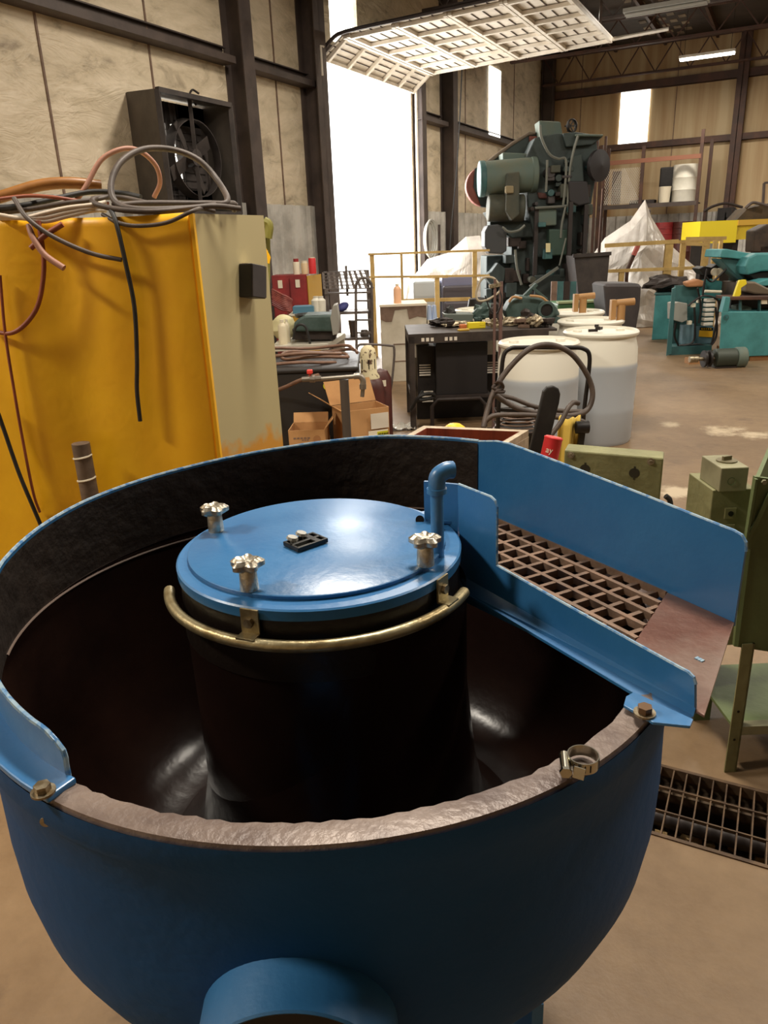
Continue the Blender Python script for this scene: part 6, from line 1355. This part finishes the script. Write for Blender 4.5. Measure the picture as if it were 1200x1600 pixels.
m = M(); p0 = onY(1137, 332, YB-.3); bbox(m, (p0.x-.25, YB-.3, p0.z-.35), (p0.x+.18, YB-.2, p0.z+.12)); bbox(m, (p0.x-.06, YB-.3, 0), (p0.x+.0, YB-.22, p0.z)); tag(m.build('wall_switch', BLK), 'black box fixed at the foot of the back wall column', 'box')
# ------------------------------------------------------------------ teal machines at the right
tc = thing('teal_cabinet', 'plain teal steel cabinet at the left of the teal machines', 'cabinet', (D(1035, 535, 10.9).x, 10.9, 0))
g0 = G(1022, 531, 0); dA = g0.y
a, b = D(1024, 461, dA), D(1052, 461, dA); m = M(); m.poly([(a.x, dA, 0), (b.x+.1, dA, 0), (b.x+.1, dA, a.z), (a.x, dA, a.z)], (.24, .6, 0)); m.build('cabinet_body', TEAL, tc, bevel=.01)
m = M(); m.poly([(a.x-.02, dA-.01, a.z), (b.x+.12, dA-.01, a.z), (b.x+.12, dA-.01, a.z+.02), (a.x-.02, dA-.01, a.z+.02)], (.25, .62, 0)); m.build('cabinet_top', TEALD, tc)
m = lump((b.x+.0, dA+.3, a.z+.02+.12), .35, .2, .12, 4.4, .5); tag(m.build('motor_lump', DKST), 'dark oily motor lying on top of the plain teal cabinet', 'motor')
ec = thing('electrical_cabinet', 'open teal electrical cabinet with exposed wiring, ribbed white insulators and a yellow label', 'cabinet', (D(1085, 552, 9.9).x, 10.0, 0))
dE = G(1050, 555, 0).y
a, b = D(1055, 450, dE), D(1120, 470, dE); zE = D(1060, 449, dE).z
m = M(); m.span((a.x+.14, dE+.35, .08), (b.x+.14, dE+.40, zE)); m.poly([(a.x, dE, .08), (b.x, dE, .08), (b.x, dE, .11), (a.x, dE, .11)], (.14, .38, 0)); m.build('cabinet_back', TEALD, ec)
m = M(); p = [D(1041, 556, dE-.15), D(1049, 553, dE), D(1056, 449, dE), D(1050, 451, dE-.15)]; m.poly(p, (.02, .06, 0)); m.build('door_edge', rgb('teal_grey', (84, 130, 132), .5), ec)
m = M(); m.poly([(a.x-.01, dE, 0), (b.x, dE, 0), (b.x, dE, .08), (a.x-.01, dE, .08)], (.14, .4, 0)); m.build('plinth', TEALD, ec)
sil([(1052, 474), (1060, 472), (1074, 474), (1074, 500), (1066, 504), (1052, 500)], dE+.12, .22, 'grey_box', ZBLK, ec, .006)
sil([(1067, 508), (1086, 506), (1085, 536), (1065, 538)], dE+.2, .12, 'relay_plate', rgb('blue_grey', (104, 130, 140), .5), ec, .004)
sil([(1088, 510), (1116, 511), (1112, 540), (1080, 540)], dE+.24, .1, 'blue_grey_plate', rgb('blue_grey', (104, 130, 140)), ec, .004)
sil([(1093, 516), (1114, 517), (1113, 527), (1092, 526)], dE+.22, .006, 'yellow_label', rgb('label_yellow', (228, 170, 36), .5), ec, 0); sil([(1094, 511.5), (1114, 512.5), (1114, 516), (1093.5, 515.5)], dE+.22, .006, 'label_black_band', BLACKM, ec, 0)
for k in range(5): sil([(1096+k*3.4, 512.6), (1098+k*3.4, 512.7), (1098+k*3.4, 515), (1096+k*3.4, 514.9)], dE+.214, .004, 'label_letter', rgb('label_yellow', (228, 170, 36)), ec, 0)
for k in range(6):
    c = D(1109-k*.9, 469+k*7.4, dE+.12); m = M(); m.box(c, (.13, .10, .042)); m.build('insulator_block', DOORW, ec, bevel=.008)
for (x, y) in ((1092, 470), (1083, 477), (1077, 504)): c = D(x, y, dE+.1); m = M(); m.box(c, (.05, .05, .05)); m.build('terminal', LAB, ec)
for pts in ([(1075, 478), (1085, 470), (1100, 462), (1122, 470), (1120, 500), (1112, 538)], [(1085, 480), (1086, 510), (1082, 535), (1060, 540)], [(1066, 540), (1090, 538), (1110, 540), (1120, 520), (1118, 480)], [(1098, 462), (1100, 445), (1103, 430), (1105, 420)], [(1056, 505), (1054, 525), (1060, 540)], [(1090, 450), (1095, 480), (1092, 505)], [(1102, 432), (1112, 440), (1125, 430), (1135, 420)]):
    m = hose([(x, y, dE+.05) for x, y in pts], .014, n=6); m.build('wiring', BLK, ec, smooth=True)
m = M(); m.cyl(D(1101, 455, dE+.1), D(1127, 456, dE+.1), .02, n=10); m.build('white_rod', LAB, ec)
sil([(1090, 440), (1112, 436), (1130, 440), (1128, 470), (1092, 466)], dE+.3, .2, 'teal_upper_box', TEAL, ec, .01)
sil([(1072, 441), (1090, 436), (1105, 440), (1098, 448), (1075, 449)], dE+.25, .15, 'copper_casing', rgb('copper_case', (176, 122, 80), .6), ec, .02)
sil([(1092, 420), (1100, 416), (1112, 418), (1122, 412), (1128, 424), (1112, 430), (1100, 430)], dE+.3, .25, 'oily_linkage', BLK, ec, .01)
m = M(); x_ = D(1108, 430, dE+.35).x; m.span((x_-.1, dE+.42, 0), (x_+.08, dE+.55, D(1108, 424, dE+.35).z)); m.build('rear_support', DKST, ec)
for (x, y, r_) in ((1118, 425, .05), (1125, 425, .05)): m = M(); c = D(x, y, dE+.25); m.cyl(c, c+Vector((0, .04, 0)), r_); m.build('pale_gauge', LAB, ec)
mc = thing('teal_machine', 'large teal machine with long front panel at the right edge, behind the floor motor', 'machine', (D(1165, 560, 9.4).x, 9.6, 0))
dM = G(1160, 565, 0).y
a, b = D(1126, 487, dM), D(1290, 487, dM); zM = D(1160, 488, dM).z
m = M(); pM = [D(1123, 560, dM), D(1290, 560, dM), D(1290, 487, dM), D(1127, 487, dM)]; pM[0].z = pM[1].z = .06; m.poly(pM, (.62, 1.1, 0)); m.build('machine_body', TEAL, mc, bevel=.01)
m = M(); m.span((a.x+.45, dM+.03, 0), (b.x, dM+1.0, .07)); m.build('timber_skid', WOOD, mc)
m = M(); m.span((a.x+.30, dM+.4, zM), (b.x, dM+.45, D(1160, 464, dM).z)); m.build('window_slot', rgb('slot_dark', (40, 40, 40), .4), mc)
sil([(1128, 488), (1134, 464), (1142, 464), (1138, 488)], dM, .1, 'slot_frame', TEAL, mc, .005); 
for x in (1158, 1188): sil([(x-1, 488), (x-1, 466), (x+1, 466), (x+1, 488)], dM+.05, .05, 'slot_post', TEALD, mc, 0)
sil([(1140, 464), (1260, 462), (1260, 468), (1140, 469)], dM, .4, 'slot_beam', STEEL_R, mc, .005)
sil([(1150, 478), (1160, 476), (1175, 480), (1175, 487), (1150, 487)], dM+.2, .15, 'inner_part', PRESSL, mc, .01); sil([(1190, 467), (1199, 466), (1199, 475), (1190, 475)], dM+.02, .02, 'white_label', LAB, mc, 0)
m = M(); c = D(1134, 496, dM-.01); m.lathe([(.03, 0), (.035, .01), (.022, .012)], n=20, rot=Matrix.Rotation(PI/2, 3, 'X'), org=c); m.build('latch', TEALD, mc)
ZU = D(1200, 440, dM+.6).z
m = M(); m.span((a.x+.45, dM+.6, zM), (b.x, dM+1.1, ZU)); m.build('upper_bed', rgb('oily_brown', (78, 62, 50), .6, 0, (48, 40, 36), 6), mc)
sil([(1128, 390), (1136, 389), (1178, 397), (1180, 404), (1170, 406), (1125, 402)], dM+.7, .5, 'tilted_tray', TEAL, mc, .01)
sil([(1125, 404), (1172, 407), (1168, 425), (1160, 440), (1140, 420), (1128, 408)], dM+.75, .3, 'tray_underside', TEALD, mc, .01)
sil([(1164, 416), (1170, 402), (1182, 396), (1290, 394), (1290, 420), (1190, 424), (1168, 430)], dM+.5, .5, 'spindle_housing', TEAL, mc, .02)
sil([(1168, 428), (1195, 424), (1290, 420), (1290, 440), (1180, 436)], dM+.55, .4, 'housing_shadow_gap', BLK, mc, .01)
sil([(1182, 442), (1200, 436), (1290, 434), (1290, 444), (1184, 447)], dM+.3, .3, 'teal_arm', TEAL, mc, .01)
sil([(1146, 466), (1152, 448), (1156, 438), (1166, 437), (1167, 444), (1158, 450), (1158, 460), (1152, 468)], dM+.1, .05, 'yellow_bracket', YBRT, mc, .004)
sil([(1166, 440), (1180, 440), (1200, 450), (1290, 452), (1290, 464), (1180, 460), (1166, 456)], dM+.2, .3, 'spindle', rgb('oily_grey', (112, 100, 84), .4, .3), mc, .02)
m = M(); m.span((D(1165, 440, dM+.7).x, dM+.8, 0), (D(1290, 440, dM+.7).x, dM+1.2, D(1200, 400, dM+.8).z)); m.build('rear_column', TEALD, mc)
sil([(1180, 360), (1200, 350), (1260, 350), (1260, 396), (1178, 394)], dM+2.2, .3, 'dark_rear_machine', rgb('oily_brown', (78, 62, 50)), mc, .02)
m = M(); m.span((D(1190, 380, dM+2.2).x, dM+2.2, 0), (D(1240, 380, dM+2.2).x, dM+2.5, D(1200, 385, dM+2.2).z)); m.build('rear_stand', DKST, mc)
# motor on the floor
mt_ = thing('electric_motor', 'dark green electric motor with pulley lying on the floor in front of the teal machine', 'motor', (D(1135, 565, 9.15).x, 9.1, 0))
dm = 9.1; zc2 = D(1140, 559, dm).z
xa_, xb_ = D(1116, 559, dm).x, D(1148, 559, dm).x
m = M(); m.cyl((xa_, dm, zc2), (xb_, dm, zc2), .115, n=28); m.build('motor_body', rgb('motor_dark', (58, 64, 54), .5, .2), mt_, smooth=True, bevel=.01)
m = M(); m.cyl((xb_, dm, zc2), (xb_+.12, dm, zc2), .125, n=28); m.build('fan_cover', PRESSL, mt_, smooth=True, bevel=.015)
for x in (xa_-.05, xa_-.11): m = M(); m.cyl((x, dm, zc2), (x-.025, dm, zc2), .10, n=24); m.build('pulley', BLK, mt_, smooth=True)
m = M(); m.cyl((xa_-.28, dm, zc2), (xa_, dm, zc2), .022, n=12); m.cyl((xa_-.30, dm, zc2), (xa_-.2, dm, zc2), .04, n=12); m.build('shaft', ZINC, mt_, smooth=True)
m = M(); m.span((xa_, dm-.09, 0), (xb_, dm+.09, zc2-.09)); m.build('motor_foot', DKST, mt_)
m = M(); c = G(1078, 557, 0); m.span((D(1075, 557, 9.45).x, 9.4, 0), (D(1096, 557, 9.45).x, 9.55, .07)); tag(m.build('timber_block', WOOD), 'short timber block on the floor left of the electric motor', 'block')
# ------------------------------------------------------------------ camera, light, view
cam = bpy.data.cameras.new('camera'); co = bpy.data.objects.new('camera', cam); col.objects.link(co)
cam.sensor_fit = 'VERTICAL'; cam.sensor_height = 36; cam.lens = 36*F0/1600
cam.clip_start = .02; cam.clip_end = 200
co.location = (0, 0, H)
co.matrix_world = Matrix.Translation((0, 0, H)) @ ROT @ Matrix.Rotation(PI/2-T0, 4, 'X') @ Matrix.Rotation(ROLL*R0, 4, 'Z')
sc.camera = co
def area(name, c, tgt, sx, sy, power, color=(1, 1, 1), b=False):
    l = bpy.data.lights.new(name, 'AREA'); l.shape = 'RECTANGLE'; l.size = sx; l.size_y = sy; l.energy = power; l.color = color
    o = bpy.data.objects.new(name, l); col.objects.link(o)
    p = Vector(c) if b else ROT @ Vector(c); t = Vector(tgt) if b else ROT @ Vector(tgt)
    o.location = p; o.rotation_euler = (t-p).to_track_quat('-Z', 'Y').to_euler(); return o
WARM = (1, .91, .78)
for i, (x, y, pw) in enumerate(OVERHEAD_LIGHTS):
    area('overhead_light', (x, y, 5.1), (x, y, 0), 1.2, .5, pw, WARM, b=True)  # overhead lights without fixtures, apart from the one at the lit fixture
area('doorway_daylight', (-7.6, 12.65, 2.3), (-4, 12.4, 1.2), 3.3, 4.2, DOORP, (1, .98, .95), b=True)
w = bpy.data.worlds.new('daylight'); sc.world = w; w.use_nodes = True
bg = w.node_tree.nodes['Background']; bg.inputs[0].default_value = (1, .98, .95, 1); bg.inputs[1].default_value = SKY
sc.view_settings.view_transform = 'Standard'; sc.view_settings.look = 'None'
sc.view_settings.exposure = EXPO; sc.view_settings.gamma = 1; sc.view_settings.use_curve_mapping = False
for o in list(col.objects):
    if '_o' in o: del o['_o']
